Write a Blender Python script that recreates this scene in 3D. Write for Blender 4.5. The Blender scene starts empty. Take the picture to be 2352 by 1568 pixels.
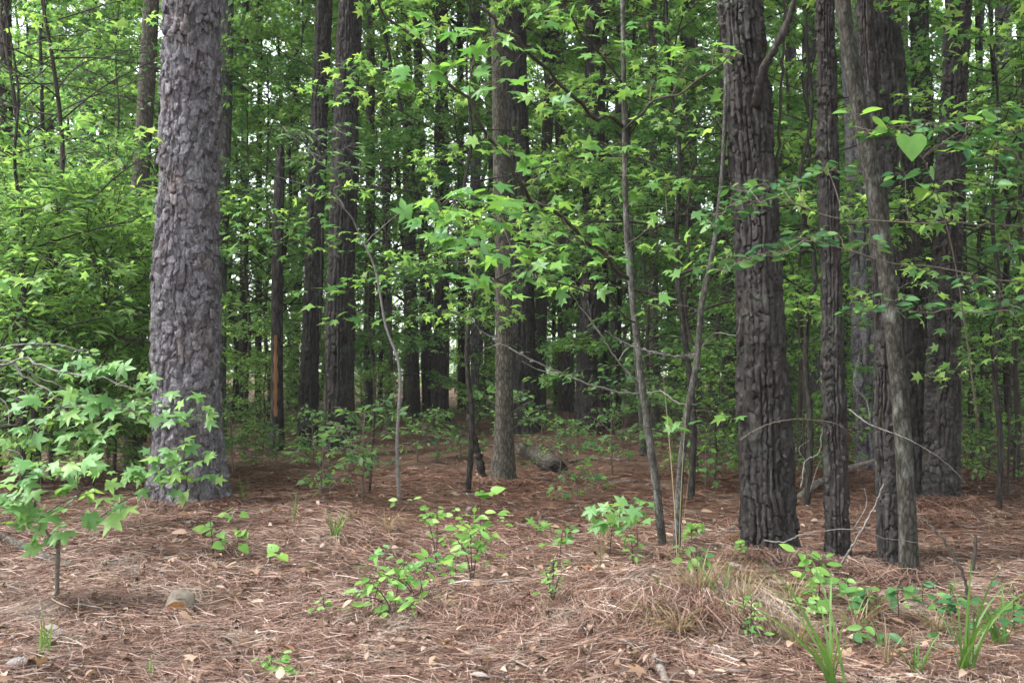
import bpy, math, random
import numpy as np
from mathutils import Vector, Matrix

# ------------------------------------------------------------------ camera, sky, sun, exposure
rng = np.random.default_rng(11)
random.seed(11)
scene = bpy.context.scene
COL = scene.collection
F = 2352.0                       # focal length in units of a 2352 x 1568 picture
CAMZ = 1.15
PITCH = math.atan(66 / F)
cam_data = bpy.data.cameras.new('camera')
cam = bpy.data.objects.new('camera', cam_data)
COL.objects.link(cam)
cam.location = (0, 0, CAMZ)
cam.rotation_euler = (math.pi / 2 + PITCH, 0, 0)
cam_data.lens = 36.0
cam_data.sensor_width = 36.0
cam_data.clip_start = 0.05
cam_data.clip_end = 800
cam_data.dof.use_dof = True
cam_data.dof.focus_distance = 7.0
cam_data.dof.aperture_fstop = 6.3
scene.camera = cam

SUN_EL, SUN_AZ = 56.0, 262.0     # soft high sun from the left (azimuth clockwise from +Y)
world = bpy.data.worlds.new('World')
scene.world = world
world.use_nodes = True
wn = world.node_tree
wn.nodes.clear()
w_out = wn.nodes.new('ShaderNodeOutputWorld')
w_bg = wn.nodes.new('ShaderNodeBackground')
w_sky = wn.nodes.new('ShaderNodeTexSky')
w_sky.sky_type = 'NISHITA'
w_sky.sun_disc = False
w_sky.sun_elevation = math.radians(SUN_EL)
w_sky.sun_rotation = math.radians(SUN_AZ)
w_sky.air_density = 1.0
w_sky.dust_density = 1.5
w_sky.ozone_density = 1.0
w_hs = wn.nodes.new('ShaderNodeHueSaturation')      # cloud cover: the sky goes nearly white
w_hs.inputs['Saturation'].default_value = 0.28
w_bg.inputs['Strength'].default_value = 0.15
wn.links.new(w_sky.outputs[0], w_hs.inputs['Color'])
wn.links.new(w_hs.outputs[0], w_bg.inputs['Color'])
wn.links.new(w_bg.outputs[0], w_out.inputs['Surface'])

sun_data = bpy.data.lights.new('sun', 'SUN')
sun_data.energy = 1.5
sun_data.angle = math.radians(13)
sun_data.color = (1.0, 0.975, 0.95)
sun = bpy.data.objects.new('sun', sun_data)
COL.objects.link(sun)
_el, _az = math.radians(SUN_EL), math.radians(SUN_AZ)
_to = Vector((math.sin(_az) * math.cos(_el), math.cos(_az) * math.cos(_el), math.sin(_el)))
sun.rotation_euler = _to.to_track_quat('Z', 'Y').to_euler()

scene.view_settings.view_transform = 'Standard'
scene.view_settings.look = 'None'
scene.view_settings.gamma = 1.0
scene.view_settings.exposure = 2.4
scene.render.engine = 'CYCLES'
scene.cycles.max_bounces = 5
scene.cycles.diffuse_bounces = 4
scene.cycles.glossy_bounces = 2
scene.cycles.transmission_bounces = 4
scene.cycles.transparent_max_bounces = 4
scene.cycles.use_denoising = True
try:
    scene.cycles.denoiser = 'OPENIMAGEDENOISE'
    scene.cycles.denoising_input_passes = 'RGB_ALBEDO_NORMAL'
    scene.cycles.denoising_prefilter = 'ACCURATE'
except Exception:
    pass


# ------------------------------------------------------------------ picture <-> world
CP, SP = math.cos(PITCH), math.sin(PITCH)


def at(u, v, depth):
    """world point seen at picture position (u, v), depth metres into the wood"""
    x, yv = (u - 1176) / F, (784 - v) / F
    d = np.array([x, CP - yv * SP, SP + yv * CP])
    return d * (depth / d[1]) + np.array([0, 0, CAMZ])


# control points of the forest floor: (u, v, depth)
CTRL = [(432, 1155, 8.0), (778, 1040, 13.0), (705, 1030, 14.5), (637, 1040, 14.0), (1155, 1112, 10.4),
        (1207, 1002, 15.5), (1362, 985, 15.5), (1012, 972, 21.0), (950, 965, 23.0), (1768, 1290, 6.2),
        (1925, 1300, 6.1), (2088, 1345, 5.6), (2045, 1312, 5.9), (2160, 1162, 8.5), (1992, 1042, 13.0),
        (2100, 1125, 9.6), (1525, 1262, 6.6), (918, 1150, 9.0), (400, 1400, 4.85), (1000, 1540, 3.85),
        (60, 1540, 3.85), (2000, 1540, 3.75), (1176, 930, 36.0), (300, 930, 34.0), (2100, 930, 34.0),
        (130, 1385, 4.9), (1600, 1480, 4.05), (1300, 1330, 5.5), (2300, 1060, 12.0)]
_CP = np.array([at(*c) for c in CTRL])


def g0(x, y):
    x = np.asarray(x, float); y = np.asarray(y, float)
    t = np.clip((3.5 - y) / 1.8, 0, 1)
    z = -0.5 * t * t * (3 - 2 * t)                       # the bank falls to the roadside behind the camera
    z = z + 0.030 * np.sin(1.9 * x + 0.8 * y + 1) * np.sin(1.3 * y - 0.7 * x)
    z = z + 0.016 * np.sin(4.1 * x - 2.2 * y + 2) * np.sin(3.3 * y + 1.1 * x)
    for mx, my, mh, ms in ((0.87, 4.75, 0.19, 0.33), (0.15, 4.85, 0.07, 0.4), (-0.45, 4.9, 0.05, 0.3), (1.5, 4.6, 0.06, 0.3), (-1.5, 6.6, 0.06, 0.8)):
        z = z + mh * np.exp(-((x - mx) ** 2 + (y - my) ** 2) / (2 * ms * ms))
    return z


def _ker(dx, dy, s):
    return np.exp(-(dx * dx + dy * dy) / (2 * s * s))


_S = np.clip(_CP[:, 1] * 0.22, 0.9, 6.0)
_K = np.array([[_ker(a[0] - b[0], a[1] - b[1], s) for b, s in zip(_CP, _S)] for a in _CP])
_res = _CP[:, 2] - g0(_CP[:, 0], _CP[:, 1])
_W = np.linalg.solve(_K.T @ _K + 0.02 * np.eye(len(_CP)), _K.T @ _res)


def ground_z(x, y):
    x = np.asarray(x, float); y = np.asarray(y, float)
    z = g0(x, y)
    for c, s, w in zip(_CP, _S, _W):
        z = z + w * _ker(x - c[0], y - c[1], s)
    return z


def hit(u, v):
    """point of the forest floor seen at (u, v)"""
    x, yv = (u - 1176) / F, (784 - v) / F
    d = np.array([x, CP - yv * SP, SP + yv * CP])
    t = np.arange(2.5, 60, 0.02)
    p = d[None] * t[:, None] + np.array([0, 0, CAMZ])
    below = np.nonzero(p[:, 2] < ground_z(p[:, 0], p[:, 1]))[0]
    q = p[below[0]] if len(below) else p[-1]
    return np.array([q[0], q[1], float(ground_z(q[0], q[1]))])


# ------------------------------------------------------------------ mesh helpers
class MB:
    def __init__(s):
        s.v, s.t, s.q, s.n = [], [], [], 0

    def add(s, v, tris=None, quads=None):
        v = np.asarray(v, float).reshape(-1, 3)
        if tris is not None and len(tris): s.t.append(np.asarray(tris, int).reshape(-1, 3) + s.n)
        if quads is not None and len(quads): s.q.append(np.asarray(quads, int).reshape(-1, 4) + s.n)
        s.v.append(v); s.n += len(v)

    def mesh(s, name, mat, origin=(0, 0, 0), smooth=True):
        me = bpy.data.meshes.new(name)
        v = np.concatenate(s.v) - np.asarray(origin, float)
        t = np.concatenate(s.t) if s.t else np.zeros((0, 3), int)
        q = np.concatenate(s.q) if s.q else np.zeros((0, 4), int)
        me.vertices.add(len(v)); me.vertices.foreach_set('co', v.astype(np.float32).ravel())
        me.loops.add(t.size + q.size)
        me.loops.foreach_set('vertex_index', np.concatenate([t.ravel(), q.ravel()]).astype(np.int32))
        npoly = len(t) + len(q)
        me.polygons.add(npoly)
        st = np.concatenate([np.arange(len(t)) * 3, t.size + np.arange(len(q)) * 4]).astype(np.int32)
        me.polygons.foreach_set('loop_start', st)
        if smooth: me.polygons.foreach_set('use_smooth', np.ones(npoly, bool))
        me.update(calc_edges=True)
        if mat is not None: me.materials.append(mat)
        return me


WLOC = {}       # world location of every parent we make (parents never rotate)


def link(name, me, parent=None, loc=(0, 0, 0), rot=None):
    """loc is a world position"""
    o = bpy.data.objects.new(name, me)
    COL.objects.link(o)
    loc = np.asarray(loc, float)
    if parent is not None:
        o.parent = parent
        l = loc - WLOC[parent.name]
    else:
        l = loc
    if rot is None:
        o.location = l
    else:
        m = rot.copy(); m.translation = Vector(l); o.matrix_basis = m
    WLOC[o.name] = loc
    return o


def tag(o, label, cat, group=None):
    o['label'] = label; o['category'] = cat
    if group: o['group'] = group
    return o


def thing(name, loc, label, cat, group=None):
    o = link(name, None, None, loc)
    o.empty_display_size = 0.1
    return tag(o, label, cat, group)


def smooth_path(pts, n):
    """Catmull-Rom through rows of any width"""
    p = np.asarray(pts, float)
    if len(p) == 2:
        t = np.linspace(0, 1, n)[:, None]
        return p[0] * (1 - t) + p[1] * t
    p = np.vstack([2 * p[0] - p[1], p, 2 * p[-1] - p[-2]])
    t = np.linspace(0, len(p) - 3 - 1e-6, n)
    i = t.astype(int); f = (t - i)[:, None]
    a, b, c, d = p[i], p[i + 1], p[i + 2], p[i + 3]
    return 0.5 * (2 * b + (c - a) * f + (2 * a - 5 * b + 4 * c - d) * f ** 2 + (3 * b - a - 3 * c + d) * f ** 3)


def tube(mb, pts, rad, seg=6, rough=0.0, cap=True):
    p = np.asarray(pts, float); n = len(p)
    rad = np.broadcast_to(np.asarray(rad, float), (n,))
    d = np.gradient(p, axis=0); d /= np.linalg.norm(d, axis=1)[:, None] + 1e-9
    ref = np.array([0, 0, 1.0]) if abs(d[:, 2]).mean() < 0.75 else np.array([1.0, 0, 0])
    a = np.cross(d, ref); a /= np.linalg.norm(a, axis=1)[:, None] + 1e-9
    b = np.cross(d, a)
    th = np.arange(seg) / seg * 2 * math.pi
    r = rad[:, None] * np.ones(seg)[None]
    if rough: r = r * (1 + rough * rng.normal(size=(n, seg)))
    v = p[:, None, :] + r[..., None] * (np.cos(th)[None, :, None] * a[:, None] + np.sin(th)[None, :, None] * b[:, None])
    i = np.arange(n - 1)[:, None] * seg; j = np.arange(seg)[None]; k = (j + 1) % seg
    q = np.stack([i + j, i + k, i + seg + k, i + seg + j], -1).reshape(-1, 4)
    v = v.reshape(-1, 3)
    tris = []
    if cap:
        v = np.vstack([v, p[0], p[-1]])
        c0, c1 = n * seg, n * seg + 1
        for jj in range(seg):
            kk = (jj + 1) % seg
            tris.append((c0, kk, jj)); tris.append((c1, (n - 1) * seg + jj, (n - 1) * seg + kk))
    mb.add(v, tris, q)


# ------------------------------------------------------------------ materials
def new_mat(name):
    m = bpy.data.materials.new(name); m.use_nodes = True
    nt = m.node_tree; nt.nodes.clear()
    out = nt.nodes.new('ShaderNodeOutputMaterial')
    return m, nt, out


def N(nt, typ, **kw):
    n = nt.nodes.new(typ)
    for k, v in kw.items(): setattr(n, k, v)
    return n


def ramp(nt, src, stops, interp='LINEAR'):
    r = N(nt, 'ShaderNodeValToRGB'); r.color_ramp.interpolation = interp
    e = r.color_ramp.elements
    while len(e) < len(stops): e.new(0.5)
    for el, (p, c) in zip(e, stops): el.position = p; el.color = (*c, 1)
    nt.links.new(src, r.inputs[0])
    return r.outputs[0]


def mixc(nt, fac, a, b, mode='MIX'):
    m = N(nt, 'ShaderNodeMix', data_type='RGBA', blend_type=mode)
    for sock, val in ((m.inputs[0], fac), (m.inputs[6], a), (m.inputs[7], b)):
        if hasattr(val, 'is_linked'): nt.links.new(val, sock)
        elif isinstance(val, (int, float)): sock.default_value = val
        else: sock.default_value = (*val, 1)
    return m.outputs[2]


def noise(nt, scale, detail=4, rough=0.6, vec=None, stretch=None):
    n = N(nt, 'ShaderNodeTexNoise')
    n.inputs['Scale'].default_value = scale; n.inputs['Detail'].default_value = detail
    n.inputs['Roughness'].default_value = rough
    if vec is None:
        vec = N(nt, 'ShaderNodeNewGeometry').outputs['Position']
    if stretch:
        mp = N(nt, 'ShaderNodeVectorMath', operation='MULTIPLY'); mp.inputs[1].default_value = stretch
        nt.links.new(vec, mp.inputs[0]); vec = mp.outputs[0]
    nt.links.new(vec, n.inputs['Vector'])
    return n.outputs['Fac']


def bump(nt, h, strength, dist):
    b = N(nt, 'ShaderNodeBump'); b.inputs['Strength'].default_value = strength; b.inputs['Distance'].default_value = dist
    nt.links.new(h, b.inputs['Height'])
    return b.outputs[0]


def principled(nt, out, color, rough=0.9, spec=0.2, normal=None):
    p = N(nt, 'ShaderNodeBsdfPrincipled')
    if hasattr(color, 'is_linked'): nt.links.new(color, p.inputs['Base Color'])
    else: p.inputs['Base Color'].default_value = (*color, 1)
    p.inputs['Roughness'].default_value = rough
    p.inputs['Specular IOR Level'].default_value = spec
    if normal is not None: nt.links.new(normal, p.inputs['Normal'])
    if out is not None: nt.links.new(p.outputs[0], out.inputs['Surface'])
    return p.outputs[0]


def rnd(nt, island=False):
    if island: return N(nt, 'ShaderNodeNewGeometry').outputs['Random Per Island']
    return N(nt, 'ShaderNodeObjectInfo').outputs['Random']


def mat_plate(name, c_dark, c_mid, c_light, flake=False, lichen=None):
    m, nt, out = new_mat(name)
    n1 = noise(nt, 60, 6, 0.75, stretch=(1, 1, 0.5))
    col = ramp(nt, n1, [(0.28, c_dark), (0.5, c_mid), (0.72, c_light)])
    if flake: src = rnd(nt)
    else:
        src = N(nt, 'ShaderNodeAttribute'); src.attribute_name = 'tone'; src = src.outputs['Fac']
    col = mixc(nt, 0.9, col, ramp(nt, src, [(0.1, (0.5, 0.46, 0.44)), (0.5, (1, 1, 1)), (0.9, (1.35, 1.33, 1.33))]), 'MULTIPLY')
    rp = noise(nt, 5, 4, 0.6, stretch=(1, 1, 0.5))
    col = mixc(nt, ramp(nt, rp, [(0.54, (0, 0, 0)), (0.7, (0.7, 0.7, 0.7))]), col, mixc(nt, 1.0, col, (1.0, 0.80, 0.68), 'MULTIPLY'))
    if lichen:
        n2 = noise(nt, 6, 5, 0.65)
        col = mixc(nt, ramp(nt, n2, [(0.55, (0, 0, 0)), (0.75, (0.5, 0.5, 0.5))]), col, lichen)
    nf = noise(nt, 220, 5, 0.75, stretch=(1, 1, 0.6))
    principled(nt, out, col, 0.9, 0.2, bump(nt, nf, 0.9, 0.008))
    return m


def mat_trunk(name, c_dark, c_mid, c_light, sx=16, sz=4.5, lichen=None, depth=0.02):
    """bark of trunks seen from farther off: fissures from stretched cells"""
    m, nt, out = new_mat(name)
    pos = N(nt, 'ShaderNodeTexCoord').outputs['Object']
    wv = N(nt, 'ShaderNodeVectorMath', operation='MULTIPLY'); wv.inputs[1].default_value = (sx, sx, sz)
    nt.links.new(pos, wv.inputs[0])
    nd = N(nt, 'ShaderNodeTexNoise'); nd.inputs['Scale'].default_value = 1.3; nd.inputs['Detail'].default_value = 3
    nt.links.new(wv.outputs[0], nd.inputs['Vector'])
    ad = N(nt, 'ShaderNodeVectorMath', operation='ADD')
    nt.links.new(wv.outputs[0], ad.inputs[0]); nt.links.new(nd.outputs['Color'], ad.inputs[1])
    vo = N(nt, 'ShaderNodeTexVoronoi', feature='DISTANCE_TO_EDGE'); vo.inputs['Scale'].default_value = 1.0
    nt.links.new(ad.outputs[0], vo.inputs['Vector'])
    n1 = noise(nt, 30, 5, 0.7, pos, (1, 1, 0.4))
    col = ramp(nt, n1, [(0.3, c_dark), (0.52, c_mid), (0.75, c_light)])
    gro = ramp(nt, vo.outputs['Distance'], [(0.0, (0.25, 0.24, 0.23)), (0.22, (1, 1, 1))])
    col = mixc(nt, 0.85, col, gro, 'MULTIPLY')
    if lichen:
        n2 = noise(nt, 16, 6, 0.7, pos, (1, 1, 0.5))
        col = mixc(nt, ramp(nt, n2, [(0.52, (0, 0, 0)), (0.7, (0.6, 0.6, 0.6))]), col, lichen)
    hh = N(nt, 'ShaderNodeMath', operation='MINIMUM'); hh.inputs[1].default_value = 0.3
    nt.links.new(vo.outputs['Distance'], hh.inputs[0])
    h2 = N(nt, 'ShaderNodeMath', operation='MULTIPLY_ADD'); h2.inputs[1].default_value = 0.4
    nt.links.new(n1, h2.inputs[0]); nt.links.new(hh.outputs[0], h2.inputs[2])
    principled(nt, out, col, 0.92, 0.15, bump(nt, h2.outputs[0], 0.9, depth))
    return m


def mat_leaf(name, stops, trans=0.45, island=False, rough=0.45, spec=0.3):
    m, nt, out = new_mat(name)
    col = ramp(nt, rnd(nt, island), stops)
    n1 = noise(nt, 26, 3, 0.6)
    col = mixc(nt, 0.5, col, ramp(nt, n1, [(0.3, (0.72, 0.78, 0.7)), (0.7, (1.18, 1.12, 1.1))]), 'MULTIPLY')
    p = principled(nt, None, col, rough, spec)
    t = N(nt, 'ShaderNodeBsdfTranslucent')
    tc = mixc(nt, 1.0, col, (1.42, 1.40, 0.9), 'MULTIPLY')
    nt.links.new(tc, t.inputs['Color'])
    mx = N(nt, 'ShaderNodeMixShader'); mx.inputs[0].default_value = trans
    nt.links.new(p, mx.inputs[1]); nt.links.new(t.outputs[0], mx.inputs[2])
    nt.links.new(mx.outputs[0], out.inputs['Surface'])
    return m


def mat_simple(name, stops, scale=20, rough=0.9, island=False, bstr=0.5, bdist=0.004, stretch=None, spec=0.2):
    m, nt, out = new_mat(name)
    n1 = noise(nt, scale, 5, 0.65, stretch=stretch)
    col = ramp(nt, n1, stops)
    principled(nt, out, col, rough, spec, bump(nt, noise(nt, scale * 4, 4, 0.7), bstr, bdist))
    return m


_g = ((0.03, 0.027, 0.0285), (0.105, 0.097, 0.104), (0.25, 0.237, 0.252))
_b = ((0.013, 0.0115, 0.0105), (0.034, 0.0305, 0.028), (0.078, 0.072, 0.067))
BARK_GREY = mat_plate('grey pine bark', *_g, False, (0.20, 0.215, 0.19))
FLAKE_GREY = mat_plate('grey pine bark flake', *_g, True)
BARK_BROWN = mat_plate('brown pine bark', *_b, False, (0.13, 0.14, 0.11))
FLAKE_BROWN = mat_plate('brown pine bark flake', *_b, True)
GROOVE = mat_simple('bark grooves', [(0.3, (0.022, 0.018, 0.016)), (0.7, (0.06, 0.048, 0.042))], 30)
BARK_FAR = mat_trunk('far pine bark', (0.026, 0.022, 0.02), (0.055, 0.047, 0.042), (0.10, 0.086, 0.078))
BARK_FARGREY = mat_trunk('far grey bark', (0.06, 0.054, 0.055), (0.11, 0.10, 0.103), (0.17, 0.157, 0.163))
BARK_OAK = mat_trunk('hardwood bark', (0.045, 0.04, 0.031), (0.09, 0.08, 0.064), (0.15, 0.135, 0.112), 34, 12, None, 0.012)
BARK_LICHEN = mat_trunk('lichen spotted bark', (0.033, 0.031, 0.026), (0.075, 0.07, 0.06), (0.135, 0.127, 0.11), 48, 24, (0.20, 0.205, 0.185), 0.004)
BARK_MOSSY = mat_trunk('dark bark with lichen streaks', (0.02, 0.018, 0.014), (0.042, 0.039, 0.031), (0.08, 0.076, 0.062), 40, 14, (0.15, 0.155, 0.135), 0.008)
BARK_DARK = mat_trunk('dark smooth bark', (0.02, 0.017, 0.015), (0.042, 0.037, 0.032), (0.07, 0.062, 0.054), 30, 10, None, 0.006)
TWIG = mat_simple('twig bark', [(0.3, (0.06, 0.046, 0.035)), (0.7, (0.15, 0.125, 0.1))], 60)
TWIG_DARK = mat_simple('dark twig bark', [(0.3, (0.022, 0.018, 0.014)), (0.7, (0.06, 0.05, 0.04))], 60)
TWIG_PALE = mat_simple('pale dead wood', [(0.3, (0.09, 0.082, 0.072)), (0.7, (0.22, 0.21, 0.19))], 40)
STEM_GREEN = mat_simple('green stem', [(0.3, (0.10, 0.15, 0.05)), (0.7, (0.20, 0.26, 0.10))], 50)
DEADWOOD = mat_simple('fallen wood', [(0.25, (0.06, 0.048, 0.042)), (0.5, (0.15, 0.126, 0.11)), (0.75, (0.28, 0.25, 0.225))], 22, stretch=(1, 1, 1))
SCAR = mat_simple('bare orange wood', [(0.3, (0.12, 0.055, 0.025)), (0.7, (0.28, 0.145, 0.07))], 18, stretch=(1, 1, 0.2))

LEAF_GUM = mat_leaf('sweetgum leaf', [(0, (0.095, 0.22, 0.075)), (0.5, (0.145, 0.29, 0.095)), (1, (0.22, 0.36, 0.095))], 0.42)
LEAF_GUM_C = mat_leaf('shaded sweetgum leaf', [(0, (0.08, 0.21, 0.06)), (0.5, (0.13, 0.28, 0.07)), (1, (0.20, 0.36, 0.08))], 0.45)
LEAF_BLUE = mat_leaf('dark oval leaf', [(0, (0.035, 0.11, 0.04)), (0.6, (0.06, 0.16, 0.055)), (1, (0.12, 0.23, 0.05))], 0.38)
LEAF_BRIGHT = mat_leaf('bright seedling leaf', [(0, (0.11, 0.24, 0.05)), (0.5, (0.15, 0.30, 0.07)), (1, (0.22, 0.36, 0.08))], 0.42)
CROWN_BRIGHT = mat_leaf('bright crown leaves', [(0, (0.075, 0.175, 0.06)), (0.5, (0.15, 0.28, 0.09)), (1, (0.26, 0.40, 0.12))], 0.66, True)
CROWN_MID = mat_leaf('green crown leaves', [(0, (0.06, 0.15, 0.06)), (0.5, (0.115, 0.24, 0.085)), (1, (0.20, 0.34, 0.11))], 0.58, True)
CROWN_DARK = mat_leaf('dark crown leaves', [(0, (0.03, 0.095, 0.03)), (0.6, (0.055, 0.14, 0.04)), (1, (0.10, 0.20, 0.05))], 0.42, True)
NEEDLE_GREEN = mat_leaf('pine crown needles', [(0, (0.03, 0.07, 0.02)), (1, (0.08, 0.14, 0.04))], 0.3, True)
GRASS_M = mat_leaf('green grass blade', [(0, (0.06, 0.13, 0.026)), (1, (0.12, 0.21, 0.05))], 0.4)
GRASS_DRY = mat_leaf('dry grass blade', [(0, (0.16, 0.105, 0.065)), (0.6, (0.30, 0.225, 0.15)), (1, (0.15, 0.17, 0.06))], 0.3)
LITTER = mat_leaf('dry fallen leaf', [(0, (0.09, 0.05, 0.03)), (0.35, (0.22, 0.14, 0.095)), (0.7, (0.34, 0.25, 0.19)), (0.9, (0.26, 0.225, 0.205)), (1, (0.17, 0.075, 0.03))], 0.2, False, 0.7, 0.2)

FRAG = mat_leaf('leaf fragments', [(0, (0.03, 0.02, 0.015)), (0.3, (0.09, 0.055, 0.04)), (0.6, (0.20, 0.135, 0.10)), (0.85, (0.32, 0.25, 0.21)), (1, (0.16, 0.07, 0.03))], 0.15, True, 0.8, 0.15)
m, nt, out = new_mat('pine straw needles')
_c = ramp(nt, rnd(nt, True), [(0.0, (0.046, 0.022, 0.015)), (0.3, (0.125, 0.064, 0.044)), (0.6, (0.215, 0.122, 0.089)),
                              (0.84, (0.31, 0.215, 0.167)), (1.0, (0.46, 0.385, 0.325))])
_p = noise(nt, 1.7, 4, 0.65)
_c = mixc(nt, ramp(nt, _p, [(0.42, (0, 0, 0)), (0.62, (0.75, 0.75, 0.75))]), _c, mixc(nt, 1.0, _c, (0.62, 0.56, 0.52), 'MULTIPLY'))
_p2 = noise(nt, 3.1, 3, 0.6)
_c = mixc(nt, ramp(nt, _p2, [(0.55, (0, 0, 0)), (0.7, (0.45, 0.45, 0.45))]), _c, (0.31, 0.265, 0.215))
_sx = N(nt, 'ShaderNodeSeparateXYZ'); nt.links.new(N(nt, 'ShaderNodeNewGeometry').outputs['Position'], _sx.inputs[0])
_mr = N(nt, 'ShaderNodeMapRange'); _mr.inputs[1].default_value = 5.5; _mr.inputs[2].default_value = 9.5      # straw past the road edge painted darker and redder for shade in the wood
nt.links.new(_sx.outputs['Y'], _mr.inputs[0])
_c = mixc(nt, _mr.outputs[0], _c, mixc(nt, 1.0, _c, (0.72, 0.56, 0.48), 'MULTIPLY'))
principled(nt, out, _c, 0.6, 0.3)
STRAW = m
m, nt, out = new_mat('forest floor')
_n = noise(nt, 40, 6, 0.75); _n2 = noise(nt, 1.3, 3, 0.6)
_c = ramp(nt, _n, [(0.3, (0.035, 0.021, 0.016)), (0.5, (0.10, 0.058, 0.042)), (0.72, (0.21, 0.13, 0.10))])
_c = mixc(nt, ramp(nt, _n2, [(0.45, (0, 0, 0)), (0.7, (0.5, 0.5, 0.5))]), _c, (0.13, 0.095, 0.06))
principled(nt, out, _c, 0.95, 0.1, bump(nt, _n, 1.0, 0.02))
FLOOR = m


# ------------------------------------------------------------------ leaf shapes (unit length along +Y, face +Z)
def fan(outline, centre):
    v = np.vstack([np.asarray(outline, float), centre]); n = len(outline)
    return v, [(n, i, (i + 1) % n) for i in range(n)]


def star_leaf(detail=True, droop=0.16, wob=0.0, seed=0):
    r = np.random.default_rng(seed)
    pts = []
    c = np.array([0, 0.40])
    lobes = [(-124, 0.44), (-64, 0.60), (0, 0.62), (64, 0.60), (124, 0.44)]
    pts.append((0.03, 0.16))
    out = []
    for k, (a, L) in enumerate(lobes):
        A = math.radians(a + r.normal() * 4 * wob); L = L * (1 + 0.08 * wob * r.normal())
        dirv = np.array([math.sin(A), math.cos(A)]); side = np.array([dirv[1], -dirv[0]])
        if detail:
            out.append(c + dirv * L * 0.55 - side * 0.115)
            out.append(c + dirv * L)
            out.append(c + dirv * L * 0.55 + side * 0.115)
        else:
            out.append(c + dirv * L)
        if k < 4:
            A2 = math.radians((lobes[k][0] + lobes[k + 1][0]) / 2)
            out.append(c + np.array([math.sin(A2), math.cos(A2)]) * 0.24)
    out = [np.array([0.0, 0.14])] + out
    o = np.array(out)
    rr = np.linalg.norm(o - c, axis=1)
    z = -droop * (rr / 0.6) ** 2 + 0.05 * np.abs(o[:, 0]) * 0
    z += wob * 0.04 * r.normal(size=len(z))
    v, t = fan(np.column_stack([o, z]), np.array([[0, 0.40, 0.02]]))
    return v, t


def oval_leaf(w=0.5, fold=0.12, droop=0.15, n=4, peak=0.45):
    ys = np.linspace(0, 1, n + 1)
    prof = np.sin(math.pi * ys ** (math.log(0.5) / math.log(peak))) ** 0.8 * w / 2
    v, t = [], []
    for y in ys: v.append((0, y, -droop * y * y))
    for s in (-1, 1):
        for y, pw in zip(ys[1:-1], prof[1:-1]): v.append((s * pw, y, fold * pw * 2 - droop * y * y))
    m = n - 1
    for si, s in enumerate((-1, 1)):
        b = n + 1 + si * m
        idx = [0] + [b + i for i in range(m)] + [n]
        for i in range(n):
            a0, a1 = i, i + 1; b0, b1 = idx[i], idx[i + 1]
            for tri in ((a0, a1, b1), (a0, b1, b0)):
                if len(set(tri)) == 3: t.append(tri if s < 0 else tri[::-1])
    return np.array(v, float), t


def heart_leaf():
    o = [(0, 0.12), (0.16, 0.0), (0.34, 0.02), (0.46, 0.2), (0.44, 0.42), (0.28, 0.68), (0, 1.0),
         (-0.28, 0.68), (-0.44, 0.42), (-0.46, 0.2), (-0.34, 0.02), (-0.16, 0.0)]
    o = np.array(o)
    z = 0.16 * np.abs(o[:, 0]) - 0.18 * o[:, 1] ** 2
    return fan(np.column_stack([o, z]), np.array([[0, 0.4, -0.03]]))


T_STAR = [star_leaf(True, 0.03 + 0.04 * i, 0.8, i) for i in range(4)]
T_STAR_LO = star_leaf(False, 0.15)
T_OVAL = oval_leaf(0.48, 0.15, 0.12)
T_OVAL_LO = oval_leaf(0.55, 0.15, 0.15, 2)
T_LANCE = oval_leaf(0.27, 0.15, 0.2, 3)
T_HEART = heart_leaf()
T_OAK = oval_leaf(0.42, 0.35, -0.12, 5)


def tmesh(name, tmpl, mat):
    mb = MB(); mb.add(tmpl[0], tmpl[1]); return mb.mesh(name, mat, smooth=True)


def basis(d, nrm):
    """rows of directions and rough normals -> x, y, z axes"""
    y = d / (np.linalg.norm(d, axis=1)[:, None] + 1e-9)
    x = np.cross(y, nrm); x /= np.linalg.norm(x, axis=1)[:, None] + 1e-9
    z = np.cross(x, y)
    return x, y, z


def scatter(mb, tmpl, pos, d, nrm, size):
    v, t = tmpl; v = np.asarray(v); t = np.asarray(t)
    x, y, z = basis(d, nrm)
    s = np.asarray(size)[:, None, None]
    w = pos[:, None] + s * (v[None, :, 0:1] * x[:, None] + v[None, :, 1:2] * y[:, None] + v[None, :, 2:3] * z[:, None])
    n = len(pos)
    tt = (t[None] + (np.arange(n) * len(v))[:, None, None]).reshape(-1, 3)
    mb.add(w.reshape(-1, 3), tt)


# ------------------------------------------------------------------ the setting: forest floor
def wedge_grid():
    ys = np.concatenate([np.arange(-6, 3, 0.5), np.arange(3, 9, 0.08), np.arange(9, 20, 0.25), np.arange(20, 60, 1.5), [80, 120, 200]])
    ts = np.concatenate([np.linspace(-1.6, -0.75, 8), np.linspace(-0.7, 0.7, 130), np.linspace(0.75, 1.6, 8)])
    Y, T = np.meshgrid(ys, ts, indexing='ij')
    X = T * np.maximum(np.abs(Y) * 0.95 + 0.5, 3.0) + np.sign(T) * np.maximum(np.abs(T) - 0.74, 0) * 40
    return X, Y


X, Y = wedge_grid()
Z = ground_z(X, Y)
near = (Y > 3) & (Y < 14) & (np.abs(X) < 9)
Z = Z + np.where(near, rng.normal(size=X.shape) * 0.006, 0)
mb = MB()
nr, nc = X.shape
i = np.arange(nr - 1)[:, None] * nc; j = np.arange(nc - 1)[None]
mb.add(np.stack([X, Y, Z], -1), None, np.stack([i + j, i + j + 1, i + nc + j + 1, i + nc + j], -1))
ground = link('ground', mb.mesh('ground', FLOOR))
ground['kind'] = 'structure'


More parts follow.
